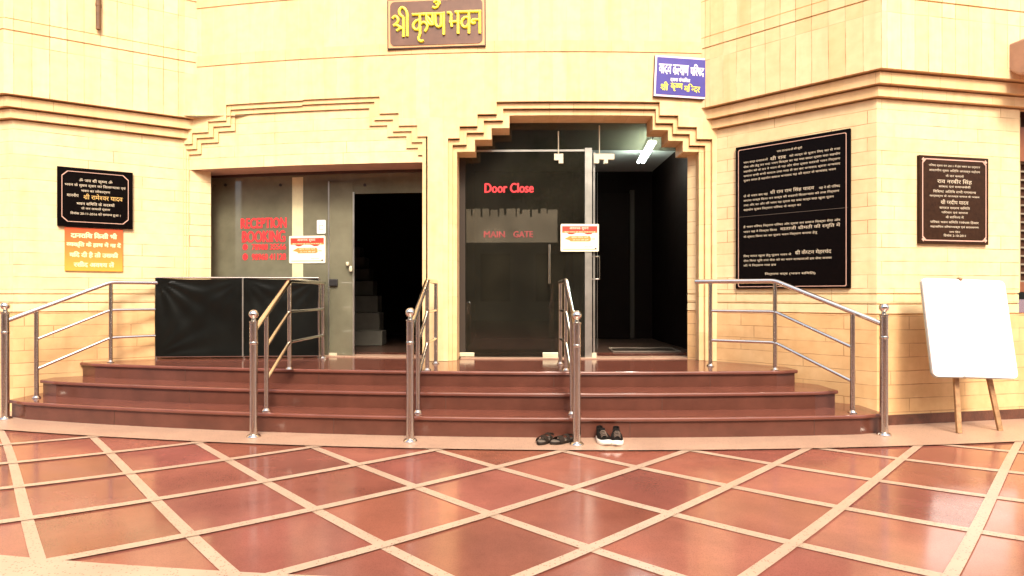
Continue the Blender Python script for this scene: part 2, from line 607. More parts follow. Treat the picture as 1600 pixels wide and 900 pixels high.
# ------------------------------------------------------------------ places
def bow(u):
    """the entrance front is gently bowed: its y at each x"""
    return 6.62 + 0.025 * (u - 0.6) ** 2
def bend(u, v, z):
    return (u, bow(u) + v, z)
def step_bow(x):
    return 0.025 * (x - 0.8) ** 2
def px_u(px, v=0.0):
    """x on the bowed front seen at a photo column"""
    u = 0.0
    for _ in range(30):
        u = (px - 800) * (bow(u) + v) / F
    return u
def px_z(py, d):
    return H + (YH - py) * d / F
def fz(px, py, v=0.0):
    return px_z(py, bow(px_u(px, v)) + v)
def on_level(px, py, z):
    """point of the level z seen at a photo pixel"""
    d = (H - z) * F / (py - YH)
    return Vector(((px - 800) * d / F, d, z))
def at_depth(px, py, d):
    return Vector(((px - 800) * d / F, d, px_z(py, d)))

Z1, Z2, Z3 = 0.178, 0.335, 0.485         # step levels
FRONT = (5.15, 5.46, 5.80)

class Wall:
    """a straight upright wall plane through two plan points, seen from the camera's side"""
    def __init__(s, a, b):
        s.a, s.b = Vector((*a, 0)), Vector((*b, 0))
        s.t = (s.b - s.a).normalized()
        s.n = Vector((s.t.y, -s.t.x, 0))
        if s.n.y > 0:
            s.n = -s.n
    def hit(s, px, py):
        d = Vector(((px - 800) / F, 1, (YH - py) / F))
        o = Vector((0, 0, H))
        k = (s.a - o).dot(s.n) / d.dot(s.n)
        return o + d * k
    def at(s, u, z, out=0.0):
        p = s.a + s.t * u + s.n * out
        return Vector((p.x, p.y, z))
    def u(s, px):
        return (s.hit(px, 450) - s.a).dot(s.t)

L0P, L1P, L2P = (-7.6, 7.0), (-5.17, 6.30), (-3.84, 7.12)
R0P, R1P, R2P, R3P = (2.24, 6.70), (3.372, 5.62), (4.958, 5.948), (8.0, 6.58)
W_LEFT = Wall(L1P, L2P)
W_RIGHT = Wall(R0P, R1P)
W_FAR = Wall(R1P, R2P)

# ------------------------------------------------------------------ ground and paving
CX = [0.05459, 0.01334, -7e-05, 0.0, 0.98104, -0.00544, 2e-05, 5e-05, 1e-05, 0.00029]
CY = [3.78331, 0.89767, 0.00487, -0.00322, 0.00418, 9e-05, -0.00024, 0.03759, -0.00858, 0.0]
def lay(x, y):
    """the court's grid is laid to the same sweep as the steps"""
    k, X, Y = 0, 0.0, 0.0
    for i in range(4):
        for j in range(4 - i):
            t = x ** i * (y - 4) ** j
            X += CX[k] * t
            Y += CY[k] * t
            k += 1
    return X, Y
ANG = R(-45.7)
NA = Vector((-math.sin(ANG), math.cos(ANG)))
NB = Vector((-math.sin(ANG + PI / 2), math.cos(ANG + PI / 2)))
GA = [H * (0.185 + 0.583 * k) for k in range(-9, 16)]
GB = [H * (0.381 + 0.5995 * k) for k in range(-9, 16)]
# NB points left/back: its offsets are negative numbers of the fit's sign
def grid_pt(ca, cb):
    det = NA.x * NB.y - NA.y * NB.x
    return Vector(((ca * NB.y - cb * NA.y) / det, (NA.x * cb - NB.x * ca) / det))
SB = 1 if (NB.y > 0) else -1
def in_court(p):
    return abs(p.x) < 7.2 and 2.3 < p.y < 7.0

g = MB()
g.quad((-150, -150, -0.02), (150, -150, -0.02), (150, 150, -0.02), (-150, 150, -0.02))
struct(g.build('ground', M['ground']))

tiles = MB()
shade = []
N = 4
for i in range(len(GA) - 1):
    for j in range(len(GB) - 1):
        c = grid_pt((GA[i] + GA[i + 1]) / 2, SB * (GB[j] + GB[j + 1]) / 2)
        if not in_court(c):
            continue
        ring = []
        cs = [(GA[i], GB[j]), (GA[i + 1], GB[j]), (GA[i + 1], GB[j + 1]), (GA[i], GB[j + 1])]
        for k in range(4):
            (a0, b0), (a1, b1) = cs[k], cs[(k + 1) % 4]
            for t in range(N):
                ring.append(grid_pt(a0 + (a1 - a0) * t / N, SB * (b0 + (b1 - b0) * t / N)))
        tiles.add([(*lay(p.x, p.y), -0.006) for p in ring], [tuple(range(len(ring)))])
        s_ = random.uniform(0.82, 1.12)
        shade.append((s_, s_ * random.uniform(0.93, 1.05), s_ * random.uniform(0.9, 1.08)))
to = tiles.build('floor', M['tile'])
at_ = to.data.color_attributes.new('shade', 'FLOAT_COLOR', 'CORNER')
for p in to.data.polygons:
    for li in p.loop_indices:
        at_.data[li].color = (*shade[p.index], 1)
struct(to)
for p in to.data.polygons:
    if p.normal.z < 0:
        p.flip()

def strips(first):
    mb = MB()
    hw = 0.034
    for c in (GA if first else GB):
        row = []
        lo, hi = (-9, 16)
        other = [H * 0.3 * k for k in range(-14, 32)]
        for o in other:
            pr = []
            for sgn in (-1, 1):
                p = grid_pt(c + sgn * hw, SB * o) if first else grid_pt(o, SB * (c + sgn * hw))
                pr.append(p)
            row.append(pr)
        z = -0.002 if first else 0.002
        for k in range(len(row) - 1):
            if in_court((row[k][0] + row[k + 1][1]) / 2):
                q = [row[k][0], row[k][1], row[k + 1][1], row[k + 1][0]]
                mb.quad(*[(*lay(p.x, p.y), z) for p in q])
    return mb
for first in (True, False):
    o = strips(first).build('floor_strips', M['strip'])
    for p in o.data.polygons:
        if p.normal.z < 0:
            p.flip()
    struct(o)

def arc_band(y0, y1, x0, x1, z, f, n=60):
    mb = MB()
    for i in range(n):
        a, b = x0 + (x1 - x0) * i / n, x0 + (x1 - x0) * (i + 1) / n
        mb.quad((a, y0 + f(a), z), (b, y0 + f(b), z), (b, y1 + f(b), z), (a, y1 + f(a), z))
    return mb
struct(arc_band(4.74, 6.9, -8, 8, 0.006, step_bow).build('pavement_border', M['band']))
fb = lambda x: 0.028 * (x - 0.8) ** 2
struct(arc_band(1.95, 2.55, -7, 7, 0.006, fb).build('pavement_border', M['strip']))
struct(arc_band(-14, 1.95, -7, 7, -0.012, lambda x: 0.0 if False else fb(x)).build('pavement', M['ground']))

# ------------------------------------------------------------------ building
house = thing('entrance_building', 'cream sandstone building with two glazed entrances, stepped arch mouldings and angled side walls', 'building', (0, 6.6, 0))
TOP = 6.4

def cells_of(parts, vf):
    return [(px_u(a, vf), px_u(b, vf), None if py is None else fz((a + b) / 2, py, vf)) for a, b, py in parts]
GAP = 0.012
def columns(parts, hi, vf, vb, above=None, raise_=0.0, gap=GAP):
    """stepped slab: parts [(px0, px1, bottom pixel row or None for the landing)] -> front, undersides and step sides"""
    mb = MB()
    cells = []
    for a, b, py in parts:
        u0, u1 = px_u(a, vf), px_u(b, vf)
        lo = Z3 + 0.003 if py is None else fz((a + b) / 2, py, vf) + raise_
        cells.append((u0, u1, lo))
    for k, (u0, u1, lo) in enumerate(cells):
        n = max(1, int((u1 - u0) / 0.2))
        top = hi if hi is not None else lo + 0.35
        cuts = [u0 + (u1 - u0) * i / n for i in range(n + 1)]
        if above:
            cuts = sorted(set(cuts + [c for q in above for c in q[:2] if u0 + 1e-4 < c < u1 - 1e-4]))
        for a, b in zip(cuts, cuts[1:]):
            if above:
                # stop a finger's width under the course above: an open shadow joint
                up = [q[2] for q in above if q[0] <= (a + b) / 2 <= q[1]]
                top = up[0] - gap if up and up[0] is not None else lo + 0.3
                if top <= lo + 0.002:
                    continue
            mb.quad((a, vf, lo), (b, vf, lo), (b, vf, top), (a, vf, top), [(a, lo), (b, lo), (b, top), (a, top)])
            mb.quad((a, vb, lo), (b, vb, lo), (b, vf, lo), (a, vf, lo), [(a, lo - vb), (b, lo - vb), (b, lo), (a, lo)])
        nb = cells[k + 1] if k + 1 < len(cells) else None
        if nb is None or abs(nb[0] - u1) > 1e-4:
            mb.quad((u1, vf, lo), (u1, vb, lo), (u1, vb, top), (u1, vf, top), [(u1, lo), (u1 + vb - vf, lo), (u1 + vb - vf, top), (u1, top)])
        elif abs(nb[2] - lo) > 1e-4:
            z0, z1 = sorted((lo, nb[2]))
            mb.quad((u1, vf, z0), (u1, vb, z0), (u1, vb, z1), (u1, vf, z1), [(u1, z0), (u1 + vb - vf, z0), (u1 + vb - vf, z1), (u1, z1)])
        pv = cells[k - 1] if k else None
        if pv is None or abs(pv[1] - u0) > 1e-4:
            mb.quad((u0, vf, lo), (u0, vb, lo), (u0, vb, top), (u0, vf, top), [(u0, lo), (u0 + vb - vf, lo), (u0 + vb - vf, top), (u0, top)])
    return mb.map(bend)

O0 = [(281, 287, None), (287, 300, 225), (300, 325, 207), (325, 353, 189), (353, 473, 160), (473, 593, 153), (593, 623, 177), (623, 652, 196), (652, 668, 213), (668, 700, None),
      (700, 718, 216), (718, 746, 197), (746, 776, 178), (776, 1031, 158), (1031, 1060, 180), (1060, 1089, 198), (1089, 1113, 217), (1113, 1122, None)]
O1 = [(286, 291, None), (291, 307, 233), (307, 333, 215), (333, 360, 197), (360, 472, 168), (472, 585, 161), (585, 614, 187), (614, 643, 205), (643, 660, 222), (660, 665.5, None)]
O1b = [(699, 707, None), (707, 729, 226), (729, 756, 207), (756, 786, 188), (786, 1025, 169), (1025, 1052, 192), (1052, 1078, 209), (1078, 1102, 227), (1102, 1114, None)]
O2 = [(290, 295, None), (295, 314, 241), (314, 341, 223), (341, 367, 205), (367, 472, 176), (472, 577, 171), (577, 605, 196), (605, 635, 213), (635, 653, 231), (653, 661, 242)]
O2b = [(706, 714, None), (714, 742, 237), (742, 768, 218), (768, 796, 200), (796, 1020, 180), (1020, 1044, 203), (1044, 1067, 220), (1067, 1092, 237), (1092, 1103, None)]
columns(O0, TOP, 0.0, 0.037).build('front_wall', M['stone_front'], house)
C0, C1, C1b, C2 = cells_of(O0, 0.0), cells_of(O1, 0.018), cells_of(O1b, 0.035), cells_of(O2, 0.036)
columns(O1, None, 0.018, 0.037, C0, gap=0.005).build('stepped_moulding', M['stone_trim'], house)
columns(O1b, None, 0.035, 0.072, C0).build('stepped_moulding', M['stone_trim'], house)
columns(O2, None, 0.036, 0.055, C1, gap=0.005).build('stepped_moulding', M['stone_trim'], house)
columns(O2b, None, 0.070, 0.38, C1b).build('door_arch', M['stone_trim'], house)
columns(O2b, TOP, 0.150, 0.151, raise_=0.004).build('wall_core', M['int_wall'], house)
# panel over the reception opening and its reveal
uL, uR = px_u(291.5, 0.054), px_u(663.5, 0.054)
zO = 2.685
lin = MB()
n = 14
for i in range(n):
    a, b = uL + (uR - uL) * i / n, uL + (uR - uL) * (i + 1) / n
    cuts = sorted({a, b} | {c for q in C2 for c in q[:2] if a + 1e-4 < c < b - 1e-4})
    for p, q in zip(cuts, cuts[1:]):
        up = [c[2] for c in C2 if c[0] <= (p + q) / 2 <= c[1]]
        zt_ = up[0] - 0.005 if up and up[0] is not None else zO + 0.2
        lin.quad((p, 0.054, zO), (q, 0.054, zO), (q, 0.054, zt_), (p, 0.054, zt_), [(p, zO), (q, zO), (q, zt_), (p, zt_)])
core = MB()
core.box((uL - .3, 0.17, zO + .02), (uR + .2, 0.19, 4.2), 14)
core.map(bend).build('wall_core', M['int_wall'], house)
lin.map(bend).build('lintel_wall', M['stone_low'], house)
rv = MB()
for i in range(n):
    a, b = uL + (uR - uL) * i / n, uL + (uR - uL) * (i + 1) / n
    rv.quad((a, 0.054, zO), (a - (0.075 if i == 0 else 0), 0.50, zO), (b, 0.50, zO), (b, 0.054, zO))
rv.map(bend).build('opening_soffit', M['reveal'], house)
for (u, du) in ((uL, -1), (uR, 1)):
    jb = MB()
    w_ = u - 0.075 if du < 0 else u
    jb.quad((u, 0.03, Z3 + 0.003), (w_, 0.55, Z3 + 0.003), (w_, 0.55, zO), (u, 0.03, zO), [(0, Z3), (0.45, Z3), (0.45, zO), (0, zO)])
    jb.map(bend).build('opening_jamb', M['stone_trim'], house)
# nested frame lines on the left jamb
for k, (dv, du) in enumerate(((0.14, 0.012), (0.29, 0.022))):
    f_ = MB()
    f_.box((uL - 0.08, dv, Z3 + 0.003), (uL + du - 0.028 - 0.045 * k, 0.52 - 0.01 * k, zO - 0.002 - 0.001 * k))
    f_.map(bend).build('jamb_fillet', M['stone_trim'], house)
# string courses on the front
for (z0, z1) in ((3.865, 3.985), (4.545, 4.66)):
    s_ = MB()
    a, b = px_u(281), px_u(1121)
    n = 30
    for i in range(n):
        p, q = a + (b - a) * i / n, a + (b - a) * (i + 1) / n
        s_.quad((p, -0.008, z0), (q, -0.008, z0), (q, -0.008, z1), (p, -0.008, z1), [(p, z0), (q, z0), (q, z1), (p, z1)])
        s_.quad((p, 0.0, z0), (q, 0.0, z0), (q, -0.008, z0), (p, -0.008, z0), [(p, z0), (q, z0), (q, z0), (p, z0)])
        s_.quad((p, 0.0, z1), (q, 0.0, z1), (q, -0.008, z1), (p, -0.008, z1), [(p, z1), (q, z1), (q, z1), (p, z1)])
    s_.map(bend).build('string_course', M['stone_trim'], house)

def sweep(path, prof, u0=0.0, ends=False):
    """a wall profile [(outward, z)] swept along a plan path with mitred corners"""
    pts = [Vector((*p, 0)) for p in path]
    nrm = []
    for i in range(len(pts) - 1):
        w = Wall(path[i], path[i + 1])
        nrm.append(w.n)
    offs = []
    for i in range(len(pts)):
        if i == 0:
            offs.append(nrm[0])
        elif i == len(pts) - 1:
            offs.append(nrm[-1])
        else:
            m_ = (nrm[i - 1] + nrm[i]).normalized()
            offs.append(m_ / m_.dot(nrm[i]))
    mb = MB()
    u = u0
    for i in range(len(pts) - 1):
        ln = (pts[i + 1] - pts[i]).length
        k = 0.0
        for (o0, z0), (o1, z1) in zip(prof, prof[1:]):
            q = [pts[i] + offs[i] * o0 + Vector((0, 0, z0)), pts[i + 1] + offs[i + 1] * o0 + Vector((0, 0, z0)),
                 pts[i + 1] + offs[i + 1] * o1 + Vector((0, 0, z1)), pts[i] + offs[i] * o1 + Vector((0, 0, z1))]
            va, vb = z0 + abs(o0), z1 + abs(o0 if abs(z1 - z0) > 1e-6 else o1)
            mb.quad(*q, [(u, va), (u + ln, va), (u + ln, vb), (u, vb)])
        u += ln + 0.37
    return mb

def groove(z):
    return [(0, z - 0.007), (-0.014, z - 0.005), (-0.014, z + 0.005), (0, z + 0.007)]
P_LOW = [(0, 0), *groove(1.035)]
P_MID = [(0, 1.042), *groove(1.13), *groove(1.225), (0, 3.028)]
P_COR = [(0, 3.028), (-0.05, 3.028), (-0.05, 3.042), (0.045, 3.042), (0.045, 3.130), (-0.01, 3.130), (-0.01, 3.146), (0.088, 3.146), (0.088, 3.246), (0.03, 3.246), (0.03, 3.264), (0.132, 3.264)]
P_UP = [(0.132, 3.264), (0.132, 3.904), (0.122, 3.906), (0.122, 3.914), (0.136, 3.916), (0.136, 4.022), (0.124, 4.024), (0.124, 4.030), (0.132, 4.032), (0.132, 4.62), (0.142, 4.622), (0.142, 4.738), (0.132, 4.74), (0.132, TOP)]
left_path = [L0P, L1P, L2P, (-3.60, 7.27)]
right_path = [(2.0, 6.93), R0P, R1P, R2P]
right_long = [(2.0, 6.93), R0P, R1P, R2P, R3P]
for path, longp in ((left_path, left_path), (right_path, right_long)):
    sweep(longp, P_LOW).build('dado_wall', M['stone_dado'], house)
    sweep(path, P_MID).build('side_wall', M['stone_low'], house)
    sweep(longp, P_COR).build('cornice', M['stone_trim'], house)
    sweep(longp, P_UP).build('upper_wall', M['stone_up'], house)
# skirting on the right front
t_ = W_FAR
sk = MB()
sk.obox(t_.at(0.03, 0.0, 0.0), t_.t * 5.0, t_.n * 0.012, (0, 0, 0.10))
sk.build('skirting', M['skirt'], house)
# pier beyond the window
p_ = Wall(R2P, R3P)
# window in the right wall end
wr = MB()
wr.obox(p_.at(0, 1.24, -0.22), p_.t * 0.02, p_.n * 0.215, (0, 0, 1.79))
wr.build('window_reveal', M['stone_trim'], house)
win = MB()
win.obox(p_.at(0.02, 1.24, -0.20), p_.t * 1.5, p_.n * 0.04, (0, 0, 2.3))
win = win.build('window', M['grille'], house)
fr = MB()
for z in [1.26 + 0.085 * k for k in range(18)]:
    fr.obox(p_.at(0.03, z, -0.155), p_.t * 1.45, p_.n * 0.02, (0, 0, 0.016))
for k in range(9):
    fr.obox(p_.at(0.04 + 0.12 * k, 1.245, -0.134), p_.t * 0.016, p_.n * 0.012, (0, 0, 1.75))
fr.build('grille', M['far_wall'], win)
fr = MB()
fr.obox(p_.at(0.03, 1.245, -0.12), p_.t * 1.4, p_.n * 0.03, (0, 0, 0.10))
fr.obox(p_.at(0.03, 2.55, -0.12), p_.t * 1.4, p_.n * 0.03, (0, 0, 0.34))
fr.build('window_panel', M['rust_wood'], win)
wl = MB()
wl.obox(p_.at(1.5, 1.235, -0.0), p_.t * 1.5, -p_.n * 0.2, (0, 0, 1.8))
wl.build('side_wall', M['stone_trim'], house)
# sunshade over that window
ch = MB()
a = W_FAR.u(1556)
ch.prism([(0.10, 3.36), (0.10, 3.60), (0.42, 3.60), (0.46, 3.52), (0.46, 3.34), (0.40, 3.27), (0.22, 3.265)], lambda o, z: W_FAR.at(a, z, o), W_FAR.t * 3.2)
ch.build('window_sunshade', M['reveal'], house, bevel=0.02)

# interior behind both openings
Z_I = Z3 - 0.006
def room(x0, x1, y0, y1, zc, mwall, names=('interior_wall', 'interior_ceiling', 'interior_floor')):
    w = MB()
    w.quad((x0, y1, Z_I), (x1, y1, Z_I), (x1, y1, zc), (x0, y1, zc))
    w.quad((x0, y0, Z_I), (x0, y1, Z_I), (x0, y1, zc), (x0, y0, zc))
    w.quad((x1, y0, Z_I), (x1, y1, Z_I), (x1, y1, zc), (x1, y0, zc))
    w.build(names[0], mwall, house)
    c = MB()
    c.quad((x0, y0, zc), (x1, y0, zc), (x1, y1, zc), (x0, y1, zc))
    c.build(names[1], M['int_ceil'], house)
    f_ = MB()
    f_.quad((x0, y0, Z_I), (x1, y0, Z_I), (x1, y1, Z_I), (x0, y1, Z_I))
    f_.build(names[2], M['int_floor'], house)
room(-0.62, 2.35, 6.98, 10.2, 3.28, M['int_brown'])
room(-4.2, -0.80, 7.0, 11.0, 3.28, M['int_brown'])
# roof slab keeps daylight out of the rooms
rf = MB()
rf.box((-4.5, 7.45, 3.36), (2.6, 11.3, 3.5), 1)
rf.build('roof_slab', M['int_wall'], house)
bk = MB()
bk.box((-4.5, 11.05, 0), (2.6, 11.2, 3.35), 1)
bk.build('rear_wall', M['int_wall'], house)
# dark door and pale notice inside the lobby
idr = MB()
idr.box((1.10, 10.1, Z3), (1.96, 10.16, 2.9))
idr.build('inner_door', M['int_brown'], house, bevel=0.01)
ijb = MB()
ijb.box((1.03, 10.08, Z3), (1.10, 10.17, 2.95))
ijb.box((1.96, 10.08, Z3), (2.03, 10.17, 2.95))
ijb.build('inner_door_frame', M['int_wall'], house)
# staircase inside the reception side, winding up to the left
stair_px = [(597, 543, 517), (593, 517, 489), (590, 488, 462), (583, 461, 439), (577, 438, 420), (570, 420, 402), (562, 402, 386)]
for k, (xr, yb, yt) in enumerate(stair_px):
    d = 8.75 + 0.26 * k
    xr_ = (xr - 800) * d / F
    z0, z1 = px_z(yb, d), px_z(yt, d)
    st = MB()
    st.box((-3.1, d, max(z0 - (0.0 if k else 0.1), Z3 - 0.003)), (xr_, d + 0.30, z1))
    st.build('stair_step', M['stair'], house, bevel=0.008)

# ------------------------------------------------------------------ entrance steps
steps = thing('entrance_steps', 'broad sweep of three dark red granite steps rising to the doors', 'steps', (-0.8, 5.6, 0))
ends = ((-4.96, 3.25), (-4.87, 2.99), (-4.655, 2.765))
def step_outline(i, over):
    x0, x1 = ends[i]
    x0 -= over
    x1 += over
    y = FRONT[i] - over
    n = 36
    ring = []
    rr = 0.05
    for k in range(n + 1):
        x = x0 + (x1 - x0) * k / n
        yy = y + step_bow(x)
        # rounded outer corners
        e = min(x - x0, x1 - x)
        if e < rr:
            yy += rr - math.sqrt(max(0, rr * rr - (rr - e) ** 2))
        ring.append((x, yy))
    return ring
def step_back(i, x):
    return [6.55, 6.75, 7.7][i]
for i, (z0, z1) in enumerate(((0.0, Z1), (Z1, Z2), (Z2, Z3))):
    r_ = step_outline(i, 0.0)
    body = MB()
    th = 0.034
    back = [(r_[-1][0], min(step_back(i, 0), 6.6)), (r_[0][0], step_back(i, 0))]
    back[0] = (r_[-1][0], step_back(i, 0))
    body.prism(r_ + back, lambda x, y: (x, y, z0 + 0.0005), (0, 0, z1 - th - z0 - 0.0005))
    so = body.build('step', M['granite'], steps)
    r2 = step_outline(i, 0.024)
    tr = MB()
    tr.prism(r2 + [(r2[-1][0], step_back(i, 0)), (r2[0][0], step_back(i, 0))], lambda x, y: (x, y, z1 - th), (0, 0, th))
    tr.build('tread', M['granite_top'], so, bevel=0.011)
# vertical joints between the riser slabs
jt = {0: (-3.7, -1.55, 1.0, 2.6), 1: (-3.1, -0.6, 1.35), 2: (-3.35, -1.9, 0.4, 1.9)}
for i, (z0, z1) in enumerate(((0.0, Z1), (Z1, Z2), (Z2, Z3))):
    mb = MB()
    for x in jt[i]:
        y = FRONT[i] + step_bow(x)
        mb.box((x - 0.002, y - 0.0015, z0 + 0.004), (x + 0.002, y + 0.01, z1 - 0.037))
    mb.build('riser_joint', M['edge'], steps)
# pale sill under the doors
sl = MB()
sl.box((px_u(716), 0.27, Z3 + 0.001), (px_u(1091), 0.50, Z3 + 0.012), 12)
sl.map(bend).build('door_sill', M['band'], house)
sl = MB()
sl.box((px_u(318), 0.34, Z3 + 0.001), (px_u(662), 0.58, Z3 + 0.012), 12)
sl.map(bend).build('door_sill', M['band'], house)

# ------------------------------------------------------------------ text
_tc = {}
_curve = bpy.data.curves.new('text_source', 'FONT')
_curve.resolution_u = 3
_tob = bpy.data.objects.new('text_source', _curve)
VIR = '\u094d'
HALF = set('शषणतनमलसगचजपबवधथखघभयञ')
def _raw(s):
    if s not in _tc:
        col.objects.link(_tob)
        _curve.body = s
        bpy.context.view_layer.update()
        dg = bpy.context.evaluated_depsgraph_get()
        me = bpy.data.meshes.new_from_object(_tob.evaluated_get(dg))
        vs_ = [(v.co.x, v.co.y) for v in me.vertices]
        fs = [tuple(p.vertices) for p in me.polygons]
        bpy.data.meshes.remove(me)
        # advance width: measured against a trailing bar
        _curve.body = s + '|'
        bpy.context.view_layer.update()
        me = bpy.data.meshes.new_from_object(_tob.evaluated_get(bpy.context.evaluated_depsgraph_get()))
        mx = max(v.co.x for v in me.vertices)
        bpy.data.meshes.remove(me)
        _curve.body = '|'
        bpy.context.view_layer.update()
        me = bpy.data.meshes.new_from_object(_tob.evaluated_get(bpy.context.evaluated_depsgraph_get()))
        b0 = max(v.co.x for v in me.vertices)
        bpy.data.meshes.remove(me)
        col.objects.unlink(_tob)
        _tc[s] = (vs_, fs, mx - b0)
    return _tc[s]
def _half(ch):
    """half form of a Devanagari letter: its upright stem cut away"""
    key = ch + '\u200d'
    if key not in _tc:
        vs_, fs, w = _raw(ch)
        cut = w * 0.70
        bm = bmesh.new()
        bv = [bm.verts.new((x, y, 0)) for x, y in vs_]
        for f in fs:
            try:
                bm.faces.new([bv[i] for i in f])
            except ValueError:
                pass
        bmesh.ops.bisect_plane(bm, geom=bm.verts[:] + bm.edges[:] + bm.faces[:], plane_co=(cut, 0, 0), plane_no=(1, 0, 0), clear_outer=True)
        bm.verts.index_update()
        _tc[key] = ([(v.co.x, v.co.y) for v in bm.verts], [tuple(v.index for v in f.verts) for f in bm.faces], cut)
        bm.free()
    return _tc[key]
def text_shape(s):
    """2-D outline faces of a line; short i moved before its letter, half forms cut"""
    out, i = [], 0
    chars = list(s)
    units = []
    while i < len(chars):
        c = chars[i]
        if c == 'श' and chars[i + 1:i + 3] == [VIR, 'र']:
            units.append(('s', c))
            i += 3
            continue
        if i + 1 < len(chars) and chars[i + 1] == VIR and c in HALF and i + 2 < len(chars) and chars[i + 2] != ' ':
            units.append(('h', c))
            i += 2
            continue
        if c == '\u093f':
            k = len(units) - 1
            while k > 0 and units[k - 1][0] == 'h':
                k -= 1
            units.insert(k, ('f', c))
            i += 1
            continue
        units.append(('f', c))
        i += 1
    # join everything that is not a half form into runs
    vs_, fs, x = [], [], 0.0
    run = ''
    def flush():
        nonlocal run, x
        if run:
            v, f, w = _raw(run)
            o = len(vs_)
            vs_.extend((a + x, b) for a, b in v)
            fs.extend(tuple(q + o for q in p) for p in f)
            x += w
            run = ''
    for k, c in units:
        if k == 'f':
            run += c
        elif k == 's':
            flush()
            v, f, w = _raw(c)
            o = len(vs_)
            vs_.extend((a + x, b) for a, b in v)
            fs.extend(tuple(q + o for q in p) for p in f)
            o = len(vs_)
            vs_.extend([(x + w * .80, .27), (x + w * .80, .20), (x + w * .46, .0), (x + w * .40, .05)])
            fs.append((o, o + 1, o + 2, o + 3))
            x += w
        else:
            flush()
            v, f, w = _half(c)
            o = len(vs_)
            vs_.extend((a + x, b) for a, b in v)
            fs.extend(tuple(q + o for q in p) for p in f)
            x += w
    flush()
    return vs_, fs
def text(mb, s, cx, cy, w, h, to3, mirror=False):
    """line of writing fitted into a box w x h centred on (cx, cy) of the sign's face"""
    vs_, fs = text_shape(s)
    if not vs_:
        return
    x0, x1 = min(v[0] for v in vs_), max(v[0] for v in vs_)
    y0, y1 = min(v[1] for v in vs_), max(v[1] for v in vs_)
    sx = w / (x1 - x0)
    sy = h / (y1 - y0)
    mb.add([to3(cx + (a - (x0 + x1) / 2) * sx, cy + (b - (y0 + y1) / 2) * sy) for a, b in vs_], fs)

def bold(mb, s, cx, cy, w, h, at3, k=0.02):
    """heavier writing: the line laid three times, each a hair prouder and shifted by part of a stroke"""
    d = k * h
    for i, (dx, dy) in enumerate(((-d, -d * .5), (0, d * .5), (d, -d * .2))):
        text(mb, s, cx + dx, cy + dy, w - 2 * d, h - d, at3(0.0004 * i))

def frame_line(mb, x0, x1, y0, y1, w, to3, ext, chamfer=0.0):
    """thin line frame with cut corners"""
    def ring(d):
        c = chamfer
        a, b, e, f = x0 + d, x1 - d, y0 + d, y1 - d
        if c <= 0:
            return [(a, e), (b, e), (b, f), (a, f)]
        return [(a + c, e), (b - c, e), (b, e + c), (b, f - c), (b - c, f), (a + c, f), (a, f - c), (a, e + c)]
    o, i = ring(0), ring(w)
    n = len(o)
    for k in range(n):
        j = (k + 1) % n
        mb.prism([o[k], o[j], i[j], i[k]], to3, ext)

# ------------------------------------------------------------------ signs
def wall_sign(name, label, wall, x0, x1, y0, y1, base_m, thick=0.03, out=0.0, roll=0.0, bev=0.003):
    """slab on a wall between photo columns x0..x1 and rows y0..y1 (rows at its middle); returns thing, size and face mapping"""
    u0, u1 = wall.u(x0), wall.u(x1)
    uc = (u0 + u1) / 2
    mid = wall.at(uc, 0)
    zt, zb = px_z(y0, mid.y), px_z(y1, mid.y)
    w, h = u1 - u0, zt - zb
    if w < 0:
        w = -w
    sgn = 1 if wall.t.x > 0 else -1
    zc = (zt + zb) / 2
    def face(o):
        def to3(x, y):
            xr = x * math.cos(roll) - y * math.sin(roll)
            yr = x * math.sin(roll) + y * math.cos(roll)
            return wall.at(uc + sgn * xr, zc + yr, o)
        return to3
    t = thing(name, label, 'sign', wall.at(uc, zb, out))
    mb = MB()
    mb.prism([(-w / 2, -h / 2), (w / 2, -h / 2), (w / 2, h / 2), (-w / 2, h / 2)], face(out), wall.n * thick)
    mb.build('panel', base_m, t, bevel=bev)
    return t, w, h, lambda e: face(out + thick + e)

class BentWall:
    """the bowed front as a sign ground"""
    t = Vector((1, 0, 0))
    n = Vector((0, -1, 0))
    def u(s, px):
        return px_u(px)
    def at(s, u, z, out=0.0):
        return Vector((u, bow(u) - out, z))
W_FRONT = BentWall()

# name sign over the doors
t, w, h, fc = wall_sign('name_sign', 'brown sign with large yellow Hindi lettering above the two doors', W_FRONT, 606, 759, -2, 76, M['edge'], thick=0.03, roll=R(0.3))
mb = MB()
def rrect(w_, h_, r_, n=6):
    pts = []
    for cx, cy, a0 in ((w_ / 2 - r_, -h_ / 2 + r_, -90), (w_ / 2 - r_, h_ / 2 - r_, 0), (-w_ / 2 + r_, h_ / 2 - r_, 90), (-w_ / 2 + r_, -h_ / 2 + r_, 180)):
        for k in range(n + 1):
            a = R(a0 + 90 * k / n)
            pts.append((cx + r_ * math.cos(a), cy + r_ * math.sin(a)))
    return pts
mb.prism([(-w / 2 + .012, -h / 2 + .012), (w / 2 - .012, -h / 2 + .012), (w / 2 - .012, h / 2 - .012), (-w / 2 + .012, h / 2 - .012)], fc(0.0), (0, -0.004, 0))
mb.build('border', M['gold'], t)
mb = MB()
mb.prism(rrect(w - .068, h - .068, .05), fc(0.004), (0, -0.004, 0))
mb.build('face', M['sign_brown'], t)
